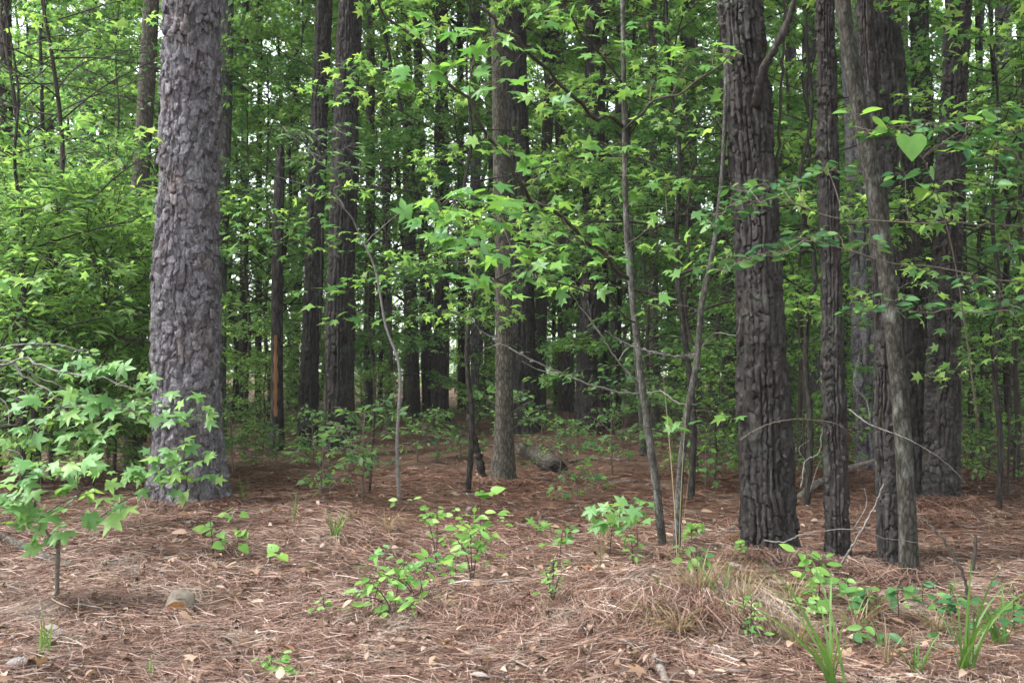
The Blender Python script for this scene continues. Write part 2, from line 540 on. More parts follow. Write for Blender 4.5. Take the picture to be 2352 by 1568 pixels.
MARKS = [(14, 'the left-edge trunk'), (196, 'the hazy grey pine'), (308, 'the leaning trunk'), (428, 'the massive pine'), (636, 'the broken snag'), (750, 'the dark pair'),
         (918, 'the pale sapling'), (1013, 'the straight far pine'), (1160, 'the grey-brown hardwood'), (1362, 'the stout pine'), (1490, 'the branching sweetgum'),
         (1755, 'the furrowed pine'), (1915, 'the slim pine'), (2060, 'the lichen-streaked stem'), (2165, 'the plated pine')]
FEET = [(432, 1155, 'the massive pine'), (400, 1400, 'the tan stone'), (130, 1385, 'the lower-left sapling'), (905, 1420, 'the bright green bush'), (1085, 1345, 'the dark-stemmed bush'),
        (1155, 1112, 'the grey-brown hardwood'), (1240, 1065, 'the rotting log'), (1525, 1262, 'the branching sweetgum'), (1768, 1290, 'the furrowed pine'), (1925, 1300, 'the slim pine'),
        (2088, 1345, 'the lichen-streaked stem'), (2160, 1162, 'the plated pine'), (918, 1150, 'the pale sapling'), (637, 1040, 'the broken snag'), (750, 1040, 'the dark pair'),
        (1600, 1400, 'the straw mound'), (1362, 985, 'the stout pine'), (1915, 1540, 'the tall grass blades'), (2215, 1540, 'the corner grass clump'), (44, 1540, 'the pine cone'),
        (1270, 1400, 'the feathery weed'), (620, 1550, 'the clover-like patch'), (770, 1230, 'the green grass tuft')]


def between(x, y):
    u = 1176 + F * x / y
    L = [n for k, n in MARKS if k <= u]; R_ = [n for k, n in MARKS if k > u]
    if not L: return 'left of ' + R_[0]
    if not R_: return 'right of ' + L[-1]
    return 'between ' + L[-1] + ' and ' + R_[0]


def beside(x, y):
    z = float(ground_z(x, y)); t = y / (CP + 0.0)
    u = 1176 + F * x / y; v = 850 + F * (CAMZ - z) / y
    k = min(FEET, key=lambda f: (f[0] - u) ** 2 + 3 * (f[1] - v) ** 2)
    dx, dy = u - k[0], v - k[1]
    rel = ('right of ' if dx > 0 else 'left of ') if abs(dx) > 1.6 * abs(dy) else ('in front of ' if dy > 0 else 'behind ')
    return rel + k[2]


def straw_quads(n, y0, y1, wmin, lift, power=1.0, xr=0.58, lmin=0.11, lmax=0.19):
    """fascicles of three bent needles lying on the floor"""
    nf = n // 3
    u = rng.random(nf)
    y = y0 * (y1 / y0) ** u if power == 1.0 else y0 + (y1 - y0) * u ** power
    x = (rng.random(nf) * 2 - 1) * (xr * y + 0.2)
    swirl = 1.6 * np.sin(1.7 * x + 2.3 * np.sin(0.9 * y)) + 1.2 * np.sin(2.1 * y + 1.3 * x)
    yaw = np.where(rng.random(nf) < 0.22, swirl + rng.normal(size=nf) * 0.5, rng.random(nf) * 6.283)
    bare = np.sin(2.3 * x + 1.1 * np.sin(1.7 * y)) * np.sin(1.9 * y + 0.8 * np.sin(2.1 * x) + 1.0) + 0.5 * np.sin(5.3 * x + 3.1 * y)
    keep = (bare < 0.75) | (rng.random(nf) < 0.3)
    return x[keep], y[keep], yaw[keep]


def add_straw(mb, x, y, yaw, wmin, lift, lmin=0.11, lmax=0.19, pitch=0.0):
    nf = len(x)
    for k in range(3):
        a = yaw + rng.normal(size=nf) * 0.14
        L = rng.uniform(lmin, lmax, nf)
        b = rng.normal(size=nf) * 0.22
        z0 = ground_z(x, y) + rng.random(nf) ** 1.6 * lift + 0.003
        mx, my = x + np.cos(a) * L * 0.5, y + np.sin(a) * L * 0.5
        ex, ey = mx + np.cos(a + b) * L * 0.5, my + np.sin(a + b) * L * 0.5
        z2 = ground_z(ex, ey) + rng.random(nf) ** 1.6 * lift + 0.002 + pitch * L
        z1 = np.maximum((z0 + z2) / 2 + rng.random(nf) * 0.012, ground_z(mx, my) + 0.004)
        w = np.maximum(wmin * rng.uniform(0.8, 1.3, nf), y * 0.00032)
        nx, ny = -np.sin(a) * w / 2, np.cos(a) * w / 2
        tl = rng.normal(size=nf) * w * 0.35
        P = np.stack([np.stack([x - nx, y - ny, z0 - tl], -1), np.stack([x + nx, y + ny, z0 + tl], -1),
                      np.stack([mx - nx, my - ny, z1 - tl], -1), np.stack([mx + nx, my + ny, z1 + tl], -1),
                      np.stack([ex - nx * .6, ey - ny * .6, z2], -1), np.stack([ex + nx * .6, ey + ny * .6, z2], -1)], 1)
        o = (np.arange(nf) * 6)[:, None]
        mb.add(P.reshape(-1, 3), None, np.concatenate([o + [[0, 1, 3, 2]], o + [[2, 3, 5, 4]]], 0))


mb = MB()
add_straw(mb, *straw_quads(165000, 3.3, 11.0, 0.0016, 0.03), 0.0016, 0.05)
add_straw(mb, *straw_quads(32000, 10.0, 32.0, 0.003, 0.03), 0.003, 0.05)
for (u, v, n, r, lf) in [(1620, 1400, 900, 0.30, 0.10), (1500, 1380, 700, 0.35, 0.06), (1700, 1420, 500, 0.2, 0.10), (2140, 1200, 500, 0.3, 0.09),
                         (1000, 1400, 500, 0.3, 0.06), (1300, 1400, 700, 0.35, 0.06), (1960, 1060, 300, 0.5, 0.12), (130, 1400, 260, 0.12, 0.06),
                         (432, 1165, 900, 0.42, 0.09), (1768, 1300, 700, 0.28, 0.12), (1925, 1310, 300, 0.16, 0.09), (2070, 1340, 400, 0.2, 0.10), (2160, 1172, 500, 0.32, 0.12), (1535, 1280, 300, 0.16, 0.08), (1155, 1120, 350, 0.3, 0.09), (778, 1050, 350, 0.4, 0.1), (1362, 995, 300, 0.6, 0.14)]:
    c = hit(u, v)
    aa = rng.random(n) * 6.283; rr = np.sqrt(rng.random(n)) * r
    hx, hy = c[0] + np.cos(aa) * rr, c[1] + np.sin(aa) * rr * 0.6
    add_straw(mb, hx, hy, -1.57 + rng.normal(size=n) * 0.6, 0.0017, lf, 0.14, 0.22)
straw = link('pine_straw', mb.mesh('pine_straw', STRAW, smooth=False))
straw['kind'] = 'stuff'
tag(straw, 'reddish tan pine needles carpeting the forest floor', 'pine straw')


mb = MB()
for k in range(1100):
    y = 3.4 * (16 / 3.4) ** rng.random(); x = (rng.random() * 2 - 1) * 0.55 * y
    a = rng.random() * 6.28; L = rng.uniform(0.06, 0.32) * (0.6 + 0.05 * y); bnd = rng.normal() * 0.4
    p = [(x, y), (x + math.cos(a) * L / 2, y + math.sin(a) * L / 2), (x + math.cos(a) * L / 2 + math.cos(a + bnd) * L / 2, y + math.sin(a) * L / 2 + math.sin(a + bnd) * L / 2)]
    q = np.array([(i_, j_, float(ground_z(i_, j_)) + rng.uniform(0.015, 0.055)) for i_, j_ in p])
    rr = rng.uniform(0.0015, 0.005) * (0.7 + 0.05 * y)
    tube(mb, q, [rr, rr * 0.9, rr * 0.5], 4)
frag = MB(); nfr = 3200
fy = 3.4 * (14 / 3.4) ** rng.random(nfr); fx = (rng.random(nfr) * 2 - 1) * 0.55 * fy
FP = np.column_stack([fx, fy, ground_z(fx, fy) + rng.uniform(0.012, 0.06, nfr)])
FD = rng.normal(size=FP.shape); FD[:, 2] *= 0.25
FN = rng.normal(size=FP.shape) * 0.35; FN[:, 2] += 1
scatter(frag, oval_leaf(0.7, 0.4, 0.3, 3), FP, FD, FN, rng.uniform(0.018, 0.05, nfr))
fo = link('leaf_litter', frag.mesh('leaf_litter', FRAG)); fo['kind'] = 'stuff'
tag(fo, 'broken bits of dead leaves and bark mixed into the straw', 'leaf litter')
tl = link('twig_litter', mb.mesh('twig_litter', DEADWOOD))
tl['kind'] = 'stuff'
tag(tl, 'small broken twigs strewn over the pine straw', 'twigs')


# ------------------------------------------------------------------ trunks
def axis_from(pts, depth, top=15.0, n=80, flare=0.4, bury=0.12, dd=0.0):
    """pts: (u, v, width) from the base up; returns rows x y z r going on above the picture"""
    rows = []
    for k, (u, v, w) in enumerate(pts):
        d = depth + dd * k / max(1, len(pts) - 1)
        p = at(u, v, d)
        rows.append([*p, w / 2 / F * d])
    rows = np.array(rows)
    rows[0, 2] = float(ground_z(rows[0, 0], rows[0, 1]))
    if top > rows[-1, 2] + 1:
        sl = (rows[-1, :2] - rows[0, :2]) / max(0.5, rows[-1, 2] - rows[0, 2])
        zz = np.linspace(rows[-1, 2], top, 4)[1:]
        f = (zz - rows[-1, 2]) / (top - rows[-1, 2])
        ext = np.column_stack([rows[-1, 0] + sl[0] * (zz - rows[-1, 2]) * 0.6, rows[-1, 1] + sl[1] * (zz - rows[-1, 2]) * 0.6, zz,
                               rows[-1, 3] * (1 - 0.6 * f)])
        rows = np.vstack([rows, ext])
    return smooth_path(rows, n)


def ring_trunk(mb, ax, seg=20, flare=0.35, fh=0.14, bury=0.15, lump=0.03, seed=0):
    """round trunk with flared, lobed foot; returns the surface function"""
    r = np.random.default_rng(seed)
    ph = r.random(4) * 6.28; kk = r.integers(3, 6)
    z0 = ax[0, 2]
    ax = np.vstack([[ax[0, 0], ax[0, 1], z0 - bury, ax[0, 3]], ax])
    zs = ax[:, 2]

    def surf(th, z, extra=0.0):
        th = np.asarray(th, float); z = np.asarray(z, float)
        cx, cy, rr = (np.interp(z, zs, ax[:, k]) for k in (0, 1, 3))
        fl = 1 + flare * np.exp(-np.maximum(z - z0, 0) / fh) * (1 + 0.35 * np.cos(kk * th + ph[0]))
        lm = 1 + lump * np.sin(3 * th + 2.1 * z + ph[1]) + lump * np.sin(2 * th - 3.7 * z + ph[2])
        R = rr * fl * lm + extra
        return np.stack([cx + R * np.cos(th), cy + R * np.sin(th), z], -1)
    zz = np.unique(np.concatenate([np.linspace(z0 - bury, z0 + 0.6, 9), np.linspace(z0 + 0.6, zs[-1], max(24, int((zs[-1] - z0) * 5)))]))
    th = np.arange(seg) / seg * 2 * math.pi
    v = surf(th[None] + 0 * zz[:, None], zz[:, None] + 0 * th[None])
    n = len(zz)
    i = np.arange(n - 1)[:, None] * seg; j = np.arange(seg)[None]; k = (j + 1) % seg
    mb.add(v, None, np.stack([i + j, i + k, i + seg + k, i + seg + j], -1))
    return surf


def vnoise(a, z, sa, sz, period, seed):
    """smooth value noise, periodic in a (period metres), cell sizes sa x sz"""
    r = np.random.default_rng(seed)
    na = max(3, int(round(period / sa))); tab = r.random((na, 997))
    x = (a / period * na) % na; y = z / sz + 50.3
    i = np.floor(x).astype(int) % na; j = np.floor(y).astype(int)
    fx = x - np.floor(x); fy = y - j
    fx = fx * fx * (3 - 2 * fx); fy = fy * fy * (3 - 2 * fy)
    i1 = (i + 1) % na; j0 = j % 997; j1 = (j + 1) % 997
    return (tab[i, j0] * (1 - fx) + tab[i1, j0] * fx) * (1 - fy) + (tab[i, j1] * (1 - fx) + tab[i1, j1] * fx) * fy


def bark_field(a, z, C, cw, ch, seed, fiss, step, flaky, gzk=0.5):
    """height in metres and plate tone of furrowed pine bark; a runs round the trunk, z up it"""
    r = np.random.default_rng(seed)
    nc = max(5, int(round(C / cw)))
    wa = (vnoise(a, z, 0.10, 0.30, C, seed + 1) - 0.5) * 1.0 * cw + (vnoise(a, z, 0.02, 0.035, C, seed + 2) - 0.5) * cw * 0.42 + cw * 0.5 * np.sin(2 * math.pi * a / C * 3 + seed)
    wz = (vnoise(a, z, 0.05, 0.2, C, seed + 3) - 0.5) * ch * 1.3 + (vnoise(a, z, 0.014, 0.02, C, seed + 4) - 0.5) * ch * 0.35
    u = ((a + wa) / C * nc) % nc
    i = np.floor(u).astype(int) % nc; fu = u - np.floor(u)
    off = r.random(nc); pit = r.uniform(0.55, 1.9, nc)
    vv = (z + wz) / (ch * pit[i]) + off[i] * 7.0 + 200
    j = np.floor(vv).astype(int); fv = vv - j
    tab = r.random((nc, 4096)); tab2 = r.random((nc, 4096)); tab3 = r.normal(size=(nc, 4096)); tab4 = r.normal(size=(nc, 4096))
    jj = j % 4096
    h0 = tab[i, jj]; tone = tab2[i, jj]
    dx = np.minimum(fu, 1 - fu) * cw                      # metres to the plate's sides
    dz = np.minimum(fv, 1 - fv) * ch * pit[i]
    gate = np.clip((vnoise(a, z, cw, 0.22, C, seed + 5) - 0.22) * 2.6, 0, 1)      # furrows come and go
    wid = 0.0045 + 0.011 * vnoise(a, z, .03, .08, C, seed + 9) ** 2

    def trench(d, w):
        t = np.clip((w * 1.5 - d) / w, 0, 1)
        return t * t * (3 - 2 * t)
    gx = trench(dx, wid) * gate
    gz = trench(dz, 0.004 + 0 * dz) * np.clip((vnoise(a, z, cw, 0.1, C, seed + 6) - 0.3) * 2.5, 0, 1)
    tilt = tab3[i, jj] * (fv - 0.5) * 0.9 + tab4[i, jj] * (fu - 0.5) * 0.7
    plate = step * (h0 + 0.6 * tilt)
    # thin flakes lying on the plates
    fl = vnoise(a, z, 0.028, 0.05, C, seed + 7) + 0.35 * vnoise(a, z, 0.012, 0.02, C, seed + 8)
    fl = np.floor(fl * 3.5) / 3.5 * 0.85 + fl * 0.15
    fine = vnoise(a, z, 0.008, 0.014, C, seed + 10) - 0.5
    rid = (vnoise(a, z, cw * 1.4, 0.5, C, seed + 11) - 0.5) * fiss * 0.4
    h = plate + flaky * fl + 0.0022 * fine + rid - fiss * gx - (step * gzk + fiss * (gzk + 0.05)) * gz
    h = h - (step * 0.5 + flaky * 0.7)
    return h, 0.7 * tone + 0.3 * vnoise(a, z, 0.02, 0.03, C, seed + 12)


def bark_mesh(mb, tones, surf, ax, rows, seg, z0, z1, seed, par):
    zz = np.linspace(z0, z1, rows)
    view = math.atan2(-ax[0, 1], -ax[0, 0]); nf_ = int(seg * 0.8); half = math.radians(105)
    th = np.concatenate([view + np.linspace(-half, half, nf_, endpoint=False), view + np.linspace(half, 2 * math.pi - half, seg - nf_, endpoint=False)])
    rm = float(np.interp(z0 + 1.2, ax[:, 2], ax[:, 3])); C = 2 * math.pi * rm
    TH, ZZ = np.meshgrid(th, zz)
    h, tone = bark_field((TH % (2 * math.pi)) * rm, ZZ, C, par['cw'], par['ch'], seed, par['fiss'], par['step'], par['flaky'], par.get('gzk', 0.5))
    fade = np.clip((z1 - ZZ) / 0.2, 0, 1)
    v = surf(TH, ZZ, h * fade - 0.003)
    i = np.arange(rows - 1)[:, None] * seg; j = np.arange(seg)[None]; k = (j + 1) % seg
    mb.add(v, None, np.stack([i + j, i + k, i + seg + k, i + seg + j], -1))
    tones.append(tone.ravel())

    def top(t, z):
        t = np.asarray(t, float) % (2 * math.pi); z = np.asarray(z, float)
        return bark_field(t * rm, z, C, par['cw'], par['ch'], seed, par['fiss'], par['step'], par['flaky'], par.get('gzk', 0.5))[0]
    return top


def bark_flakes(surf, top, ax, n, seed, z0, z1, smin, smax):
    """single loose flakes on the side of the trunk that faces the camera"""
    r = np.random.default_rng(seed + 900)
    view = math.atan2(-ax[0, 1], -ax[0, 0])
    out = []
    for k in range(n):
        th = view + r.uniform(-1.35, 1.35); z = r.uniform(z0, z1)
        R = float(np.interp(z, ax[:, 2], ax[:, 3]))
        w = r.uniform(smin, smax); hh = w * r.uniform(0.9, 1.7)
        m = 9
        an = np.arange(m) / m * 6.283
        q = np.stack([np.sign(np.cos(an)) * np.abs(np.cos(an)) ** 0.55 * w / 2, np.sign(np.sin(an)) * np.abs(np.sin(an)) ** 0.55 * hh / 2], -1)
        q = q * (1 + 0.2 * r.normal(size=(m, 1))) + r.normal(size=q.shape) * w * 0.05
        base = float(top(np.array([th]), np.array([z]))[0])
        lift = r.uniform(0.001, 0.005); tl = r.normal() * 0.10; tb = -abs(r.normal()) * 0.10
        e1 = base + lift + tl * q[:, 0] + tb * q[:, 1]
        I = q * 0.55
        e2 = base + lift + 0.001 + tl * I[:, 0] + tb * I[:, 1] + r.normal(size=m) * 0.0012
        v0 = surf(th + q[:, 0] / R, z + q[:, 1], e1 - 0.007)
        v1 = surf(th + q[:, 0] / R, z + q[:, 1], e1)
        v2 = surf(th + I[:, 0] / R, z + I[:, 1], e2)
        v3 = surf(np.array([th]), np.array([z]), base + lift + 0.001)
        a = np.arange(m); b = (a + 1) % m
        quads = np.concatenate([np.stack([a, b, m + b, m + a], -1), np.stack([m + a, m + b, 2 * m + b, 2 * m + a], -1)])
        out.append((np.vstack([v0, v1, v2, v3]), np.stack([2 * m + a, 2 * m + b, 0 * a + 3 * m], -1), quads))
    return out


# pine crowns far above the picture: limbs and needle tufts, shared between trees
def pine_crown_mesh(seed):
    r = np.random.default_rng(seed)
    wood, nd = MB(), MB()
    tufts = []
    for k in range(40):
        z = r.uniform(-4.5, 1.0); L = r.uniform(1.2, 3.2) * (1 - 0.06 * z)
        a = r.random() * 6.28; e = r.uniform(0.0, 0.6)
        p = [np.array([0, 0, z])]
        for s in range(3): p.append(p[-1] + np.array([math.cos(a), math.sin(a), e - 0.15 * s]) * L / 3 + r.normal(size=3) * 0.05)
        tube(wood, smooth_path(p, 6), np.linspace(0.035, 0.01, 6), 4)
        for t in range(20): tufts.append(p[-1] + (p[1] - p[-1]) * r.random() * 0.8 + r.normal(size=3) * 0.3)
    tufts = np.array(tufts)
    n = 30
    P = np.repeat(tufts, n, 0); d = r.normal(size=P.shape); d[:, 2] += 0.3
    scatter(nd, (np.array([[-0.05, 0, 0], [0.05, 0, 0], [0.02, 1, 0], [-0.02, 1, 0]]), [(0, 1, 2), (0, 2, 3)]), P, d, r.normal(size=P.shape), r.uniform(0.16, 0.26, len(P)))
    me = nd.mesh('pine_crown', NEEDLE_GREEN, smooth=False)
    return wood.mesh('pine_limb', BARK_FAR), me


LATER = []
PINE_CROWNS = [pine_crown_mesh(100 + i) for i in range(3)]


BROAD = []


def crown_broad(root, ax, k=0):
    w, l = BROAD[k % len(BROAD)]
    p = np.array([np.interp(6.0, ax[:, 2], ax[:, 0]), np.interp(6.0, ax[:, 2], ax[:, 1]), 6.0])
    m = Matrix.Rotation(k * 1.7, 4, 'Z')
    c = link('crown', l, root, p, m)
    link('limb', w, root, p, m)


def crown_pine(root, ax, k=0, limbs=True):
    w, nmesh = PINE_CROWNS[k % 3]
    c = link('crown', nmesh, root, ax[-1, :3])
    l = link('limb', w, c, ax[-1, :3])
    return c


def pine(pts, depth, label, mat=None, plates=None, seed=0, top=14.0, seg=20, flare=0.35, crown=True, name='pine_tree', cat='tree', dd=0.0, group=None, fh=0.14):
    ax = axis_from(pts, depth, top, dd=dd)
    root = thing(name, ax[0, :3], label, cat, group)
    mb = MB()
    surf = ring_trunk(mb, ax, seg, flare, fh, seed=seed)
    if not plates:
        link('trunk', mb.mesh('trunk', mat, ax[0, :3]), root, ax[0, :3])
    else:
        z0 = ax[0, 2] - 0.1; z1 = min(ax[-1, 2] - 0.3, CAMZ + (850 + 230) / F * depth)
        plain = MB(); ring_trunk(plain, ax[ax[:, 2] > z1 - 0.22], seg, 0, fh, bury=0.0, seed=seed)
        full = MB(); tones = []
        top_ = bark_mesh(full, tones, surf, ax, plates['rows'], plates['seg'], z0, z1, seed * 31, plates)
        pv = np.concatenate(plain.v); full.add(pv, None, np.concatenate(plain.q)); tones.append(np.full(len(pv), 0.5))
        me = full.mesh('trunk', plates['mat'], ax[0, :3], smooth=False)
        at_ = me.attributes.new('tone', 'FLOAT', 'POINT'); at_.data.foreach_set('value', np.concatenate(tones).astype(np.float32))
        tr = link('trunk', me, root, ax[0, :3])
        if plates.get('single'):
            vis = max(ax[0, 2] + 0.03, 0)
            for v, t, q in bark_flakes(surf, top_, ax, plates['single'], seed, vis, CAMZ + 850 / F * depth, *plates['fsize']):
                one = MB(); one.add(v, t, q); c = v.mean(0)
                link('bark_flake', one.mesh('bark_flake', plates['fmat'], c, smooth=False), tr, c)
    if crown == 'broad': LATER.append((root, ax, seed))
    elif crown: crown_pine(root, ax, seed)
    return root, ax


GREY = dict(cw=0.062, ch=0.085, gzk=0.15, fiss=0.019, step=0.027, flaky=0.013, rows=840, seg=220, mat=BARK_GREY, fmat=FLAKE_GREY, single=260, fsize=(0.03, 0.065))
BROWN = dict(cw=0.048, ch=0.085, fiss=0.028, step=0.016, flaky=0.008, rows=780, seg=160, mat=BARK_BROWN, fmat=FLAKE_BROWN, single=180, fsize=(0.016, 0.032))
BROWN_S = dict(cw=0.036, ch=0.07, fiss=0.018, step=0.011, flaky=0.006, rows=640, seg=90, mat=BARK_BROWN, fmat=FLAKE_BROWN, single=100, fsize=(0.014, 0.026))
BROWN_M = dict(cw=0.05, ch=0.085, fiss=0.034, step=0.018, flaky=0.009, rows=420, seg=86, mat=BARK_BROWN, fmat=FLAKE_BROWN)

pine([(432, 1155, 160), (428, 1000, 157), (426, 850, 151), (430, 650, 145), (432, 480, 141), (436, 240, 132), (441, 0, 125), (443, -60, 123)], 8.0,
     'massive pine with scaly lilac-grey bark, thickest trunk in the photo', plates=GREY, seed=1, flare=0.28, fh=0.22, seg=40)
pine([(1768, 1290, 124), (1760, 1100, 122), (1752, 850, 118), (1740, 560, 108), (1722, 300, 104), (1698, 0, 102), (1694, -60, 101)], 6.2,
     'thick dark brown pine with furrowed bark beside the slim straight pine', plates=BROWN, seed=2, flare=0.28, fh=0.14, seg=32)
pine([(1925, 1300, 58), (1918, 1050, 56), (1910, 700, 52), (1903, 400, 50), (1896, 0, 46), (1895, -60, 45)], 6.1,
     'slim straight dark pine standing between two thick furrowed trunks', plates=BROWN_S, seed=3, flare=0.25, fh=0.1, seg=20)
pine([(2160, 1162, 82), (2165, 950, 78), (2175, 600, 68), (2188, 300, 62), (2202, 0, 56), (2204, -60, 55)], 8.5,
     'straight dark pine with plated bark at far end of the right-hand cluster', plates=dict(BROWN_M, single=140, fsize=(0.02, 0.04), cw=0.05, ch=0.065, fiss=0.024, rows=620, seg=120), seed=4, flare=0.15, seg=28)
pine([(2100, 1125, 100), (2090, 900, 95), (2070, 600, 92), (2050, 300, 82), (2028, 0, 66), (2024, -60, 62)], 9.2,
     'thick dark pine hidden behind the lichen-streaked stem in the cluster', plates=BROWN_M, seed=5, flare=0.15, seg=26)
pine([(1992, 1042, 52), (1985, 800, 52), (1976, 500, 54), (1968, 200, 62), (1962, 0, 66), (1960, -60, 66)], 11.0,
     'ridged grey-brown trunk seen just left of the lichen-streaked stem', plates=dict(BROWN_M, cw=0.055, ch=0.2, fiss=0.04, mat=BARK_GREY), seed=6, flare=0.2, seg=22)
pine([(2140, 1085, 50), (2138, 800, 50), (2130, 600, 48), (2120, 300, 45), (2110, 0, 44), (2108, -60, 43)], 11.5,
     'slender pine squeezed between thicker pines in the cluster', plates=BROWN_M, seed=7, flare=0.15, seg=18)
pine([(778, 1040, 72), (780, 850, 68), (785, 600, 64), (792, 350, 60), (803, 60, 54), (806, -60, 52)], 13.0,
     'tall dark pine leaning slightly, right one of the pair', plates=BROWN_M, seed=8, flare=0.15, seg=22)
pine([(705, 1030, 46), (712, 850, 45), (722, 600, 43), (732, 300, 40), (746, 0, 36), (749, -60, 35)], 14.5,
     'tall dark pine leaning slightly, left one of the pair', plates=BROWN_M, seed=9, flare=0.15, seg=20)
pine([(1207, 1002, 66), (1203, 850, 62), (1195, 600, 60), (1188, 350, 56), (1182, 0, 50), (1181, -60, 49)], 15.5,
     'dark pine standing right behind the smooth grey-brown hardwood trunk', plates=dict(BROWN_M, cw=0.06, rows=340, seg=80), seed=10, flare=0.2, seg=22)
pine([(1362, 985, 84), (1362, 850, 74), (1364, 640, 62), (1366, 330, 50), (1370, 0, 46), (1371, -60, 45)], 15.5,
     'stout dark pine at back of the clearing beside a straw-covered log', plates=dict(BROWN_M, cw=0.07, ch=0.12, fiss=0.045, rows=340, seg=90), seed=11, flare=0.15, seg=24)
# smooth-barked trunks
pine([(1155, 1112, 56), (1157, 1000, 46), (1158, 850, 40), (1156, 650, 36), (1150, 400, 34), (1144, 150, 32), (1142, -60, 31)], 10.4,
     'grey-brown hardwood trunk with fine bark standing in the clearing', BARK_OAK, seed=12, name='hardwood_tree', crown='broad', flare=0.25)
pine([(2045, 1312, 58), (2040, 1150, 56), (2035, 950, 55), (2028, 700, 50), (2015, 450, 46), (1998, 200, 44), (1985, -60, 42)], 6.0,
     'dark narrow trunk directly behind the lichen-streaked stem', plates=dict(BROWN_S, single=0), seed=13, crown=True, flare=0.12, seg=26)
pine([(2088, 1345, 46), (2084, 1200, 40), (2074, 1000, 38), (2056, 800, 38), (2036, 620, 40), (2008, 430, 40), (1972, 240, 38), (1946, 80, 38), (1930, -60, 36)], 5.6,
     'curving hardwood stem streaked with pale lichen in the right-hand cluster', BARK_MOSSY, seed=14, name='hardwood_tree', crown='broad', flare=0.15, top=11)

# far pines, one per trunk the photo lets us tell apart
FAR = [
    ([(1012, 972, 40), (1014, 700, 36), (1016, 400, 32), (1014, 100, 28), (1014, -60, 27)], 21.0, BARK_FAR, 'straight far pine rising from the back edge of the clearing'),
    ([(950, 966, 34), (944, 700, 30), (938, 380, 26), (932, 0, 22), (931, -60, 21)], 23.0, BARK_FAR, 'far pine just left of the straight pine behind the clearing'),
    ([(983, 962, 28), (978, 700, 25), (970, 480, 22), (962, 200, 20), (955, -60, 18)], 24.0, BARK_DARK, 'thin dark far trunk between two far pines'),
    ([(1300, 965, 38), (1298, 800, 36), (1292, 500, 30), (1285, 100, 26), (1284, -60, 25)], 20.0, BARK_FAR, 'far pine just left of the stout pine beside the straw-covered log'),
    ([(1240, 985, 30), (1241, 800, 28), (1250, 450, 26), (1262, 200, 24), (1272, -60, 22)], 18.0, BARK_DARK, 'slim dark trunk right of the pine behind the grey-brown hardwood'),
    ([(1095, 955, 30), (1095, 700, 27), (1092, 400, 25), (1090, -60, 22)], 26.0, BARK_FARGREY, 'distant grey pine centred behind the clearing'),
    ([(1060, 950, 20), (1060, 700, 18), (1058, 300, 16), (1056, -60, 14)], 30.0, BARK_DARK, 'very thin distant trunk between the straight far pine and a grey one'),
    ([(1500, 1010, 26), (1502, 750, 22), (1500, 400, 19), (1500, 50, 17), (1500, -60, 16)], 15.0, BARK_OAK, 'slim straight hardwood trunk behind the branching sweetgum'),
    ([(1590, 985, 45), (1588, 800, 44), (1585, 550, 42), (1580, 200, 38), (1578, -60, 36)], 18.0, BARK_FAR, 'far dark pine between the branching sweetgum and thick furrowed pine'),
    ([(1680, 990, 50), (1682, 700, 46), (1675, 400, 42), (1672, -60, 40)], 14.0, BARK_FAR, 'pine mostly hidden behind the thick furrowed pine'),
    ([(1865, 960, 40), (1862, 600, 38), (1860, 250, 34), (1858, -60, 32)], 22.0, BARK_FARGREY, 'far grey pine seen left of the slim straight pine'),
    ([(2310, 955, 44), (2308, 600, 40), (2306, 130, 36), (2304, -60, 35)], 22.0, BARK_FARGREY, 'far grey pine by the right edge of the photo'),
    ([(2262, 985, 22), (2262, 800, 20), (2256, 560, 18), (2250, 200, 16), (2246, -60, 15)], 15.0, BARK_DARK, 'thin dark trunk right of the plated pine in the cluster'),
    ([(306, 1010, 44), (308, 800, 42), (318, 500, 40), (334, 240, 38), (348, 0, 36), (351, -60, 36)], 12.0, BARK_OAK, 'slightly leaning trunk just left of the massive lilac-grey pine'),
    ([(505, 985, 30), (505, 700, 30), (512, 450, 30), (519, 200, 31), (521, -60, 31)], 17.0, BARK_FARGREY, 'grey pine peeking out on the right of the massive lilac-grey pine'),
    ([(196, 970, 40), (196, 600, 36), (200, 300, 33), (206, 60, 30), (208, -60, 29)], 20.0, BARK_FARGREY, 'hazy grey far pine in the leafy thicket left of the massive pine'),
    ([(14, 985, 40), (14, 700, 36), (12, 400, 33), (10, -60, 30)], 15.0, BARK_FAR, 'dark trunk cut by the left edge of the photo'),
    ([(846, 985, 28), (848, 800, 26), (850, 500, 22), (852, -60, 18)], 20.0, BARK_FAR, 'thin far trunk right of the leaning dark pair'),
    ([(560, 975, 22), (560, 700, 20), (562, 300, 17), (564, -60, 15)], 22.0, BARK_DARK, 'thin far trunk left of the broken snag'),
    ([(592, 965, 16), (594, 700, 15), (596, 300, 13), (598, -60, 12)], 25.0, BARK_DARK, 'thread-thin far trunk right beside the broken snag'),
]
for k, (pts, d, mt, lab) in enumerate(FAR):
    pine(pts, d, lab, mt, seed=20 + k, seg=14, flare=0.12, top=15, crown='broad' if mt in (BARK_OAK, BARK_DARK) and d < 19 else True)

for k, (u, d, w) in enumerate([(893, 27, 20), (1128, 30, 18), (1412, 25, 24), (1545, 28, 20), (1640, 24, 22), (1815, 26, 26), (1945, 29, 20), (2085, 24, 24), (2345, 27, 26), (120, 25, 26), (258, 28, 22), (1455, 32, 16), (675, 29, 18), (1330, 34, 14)]):
    ln = rng.normal() * 12
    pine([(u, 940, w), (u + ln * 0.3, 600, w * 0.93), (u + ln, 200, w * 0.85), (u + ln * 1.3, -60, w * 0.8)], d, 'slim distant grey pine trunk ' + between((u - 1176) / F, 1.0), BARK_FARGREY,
         seed=60 + k, seg=12, flare=0.1, top=16, group='slim distant pines')

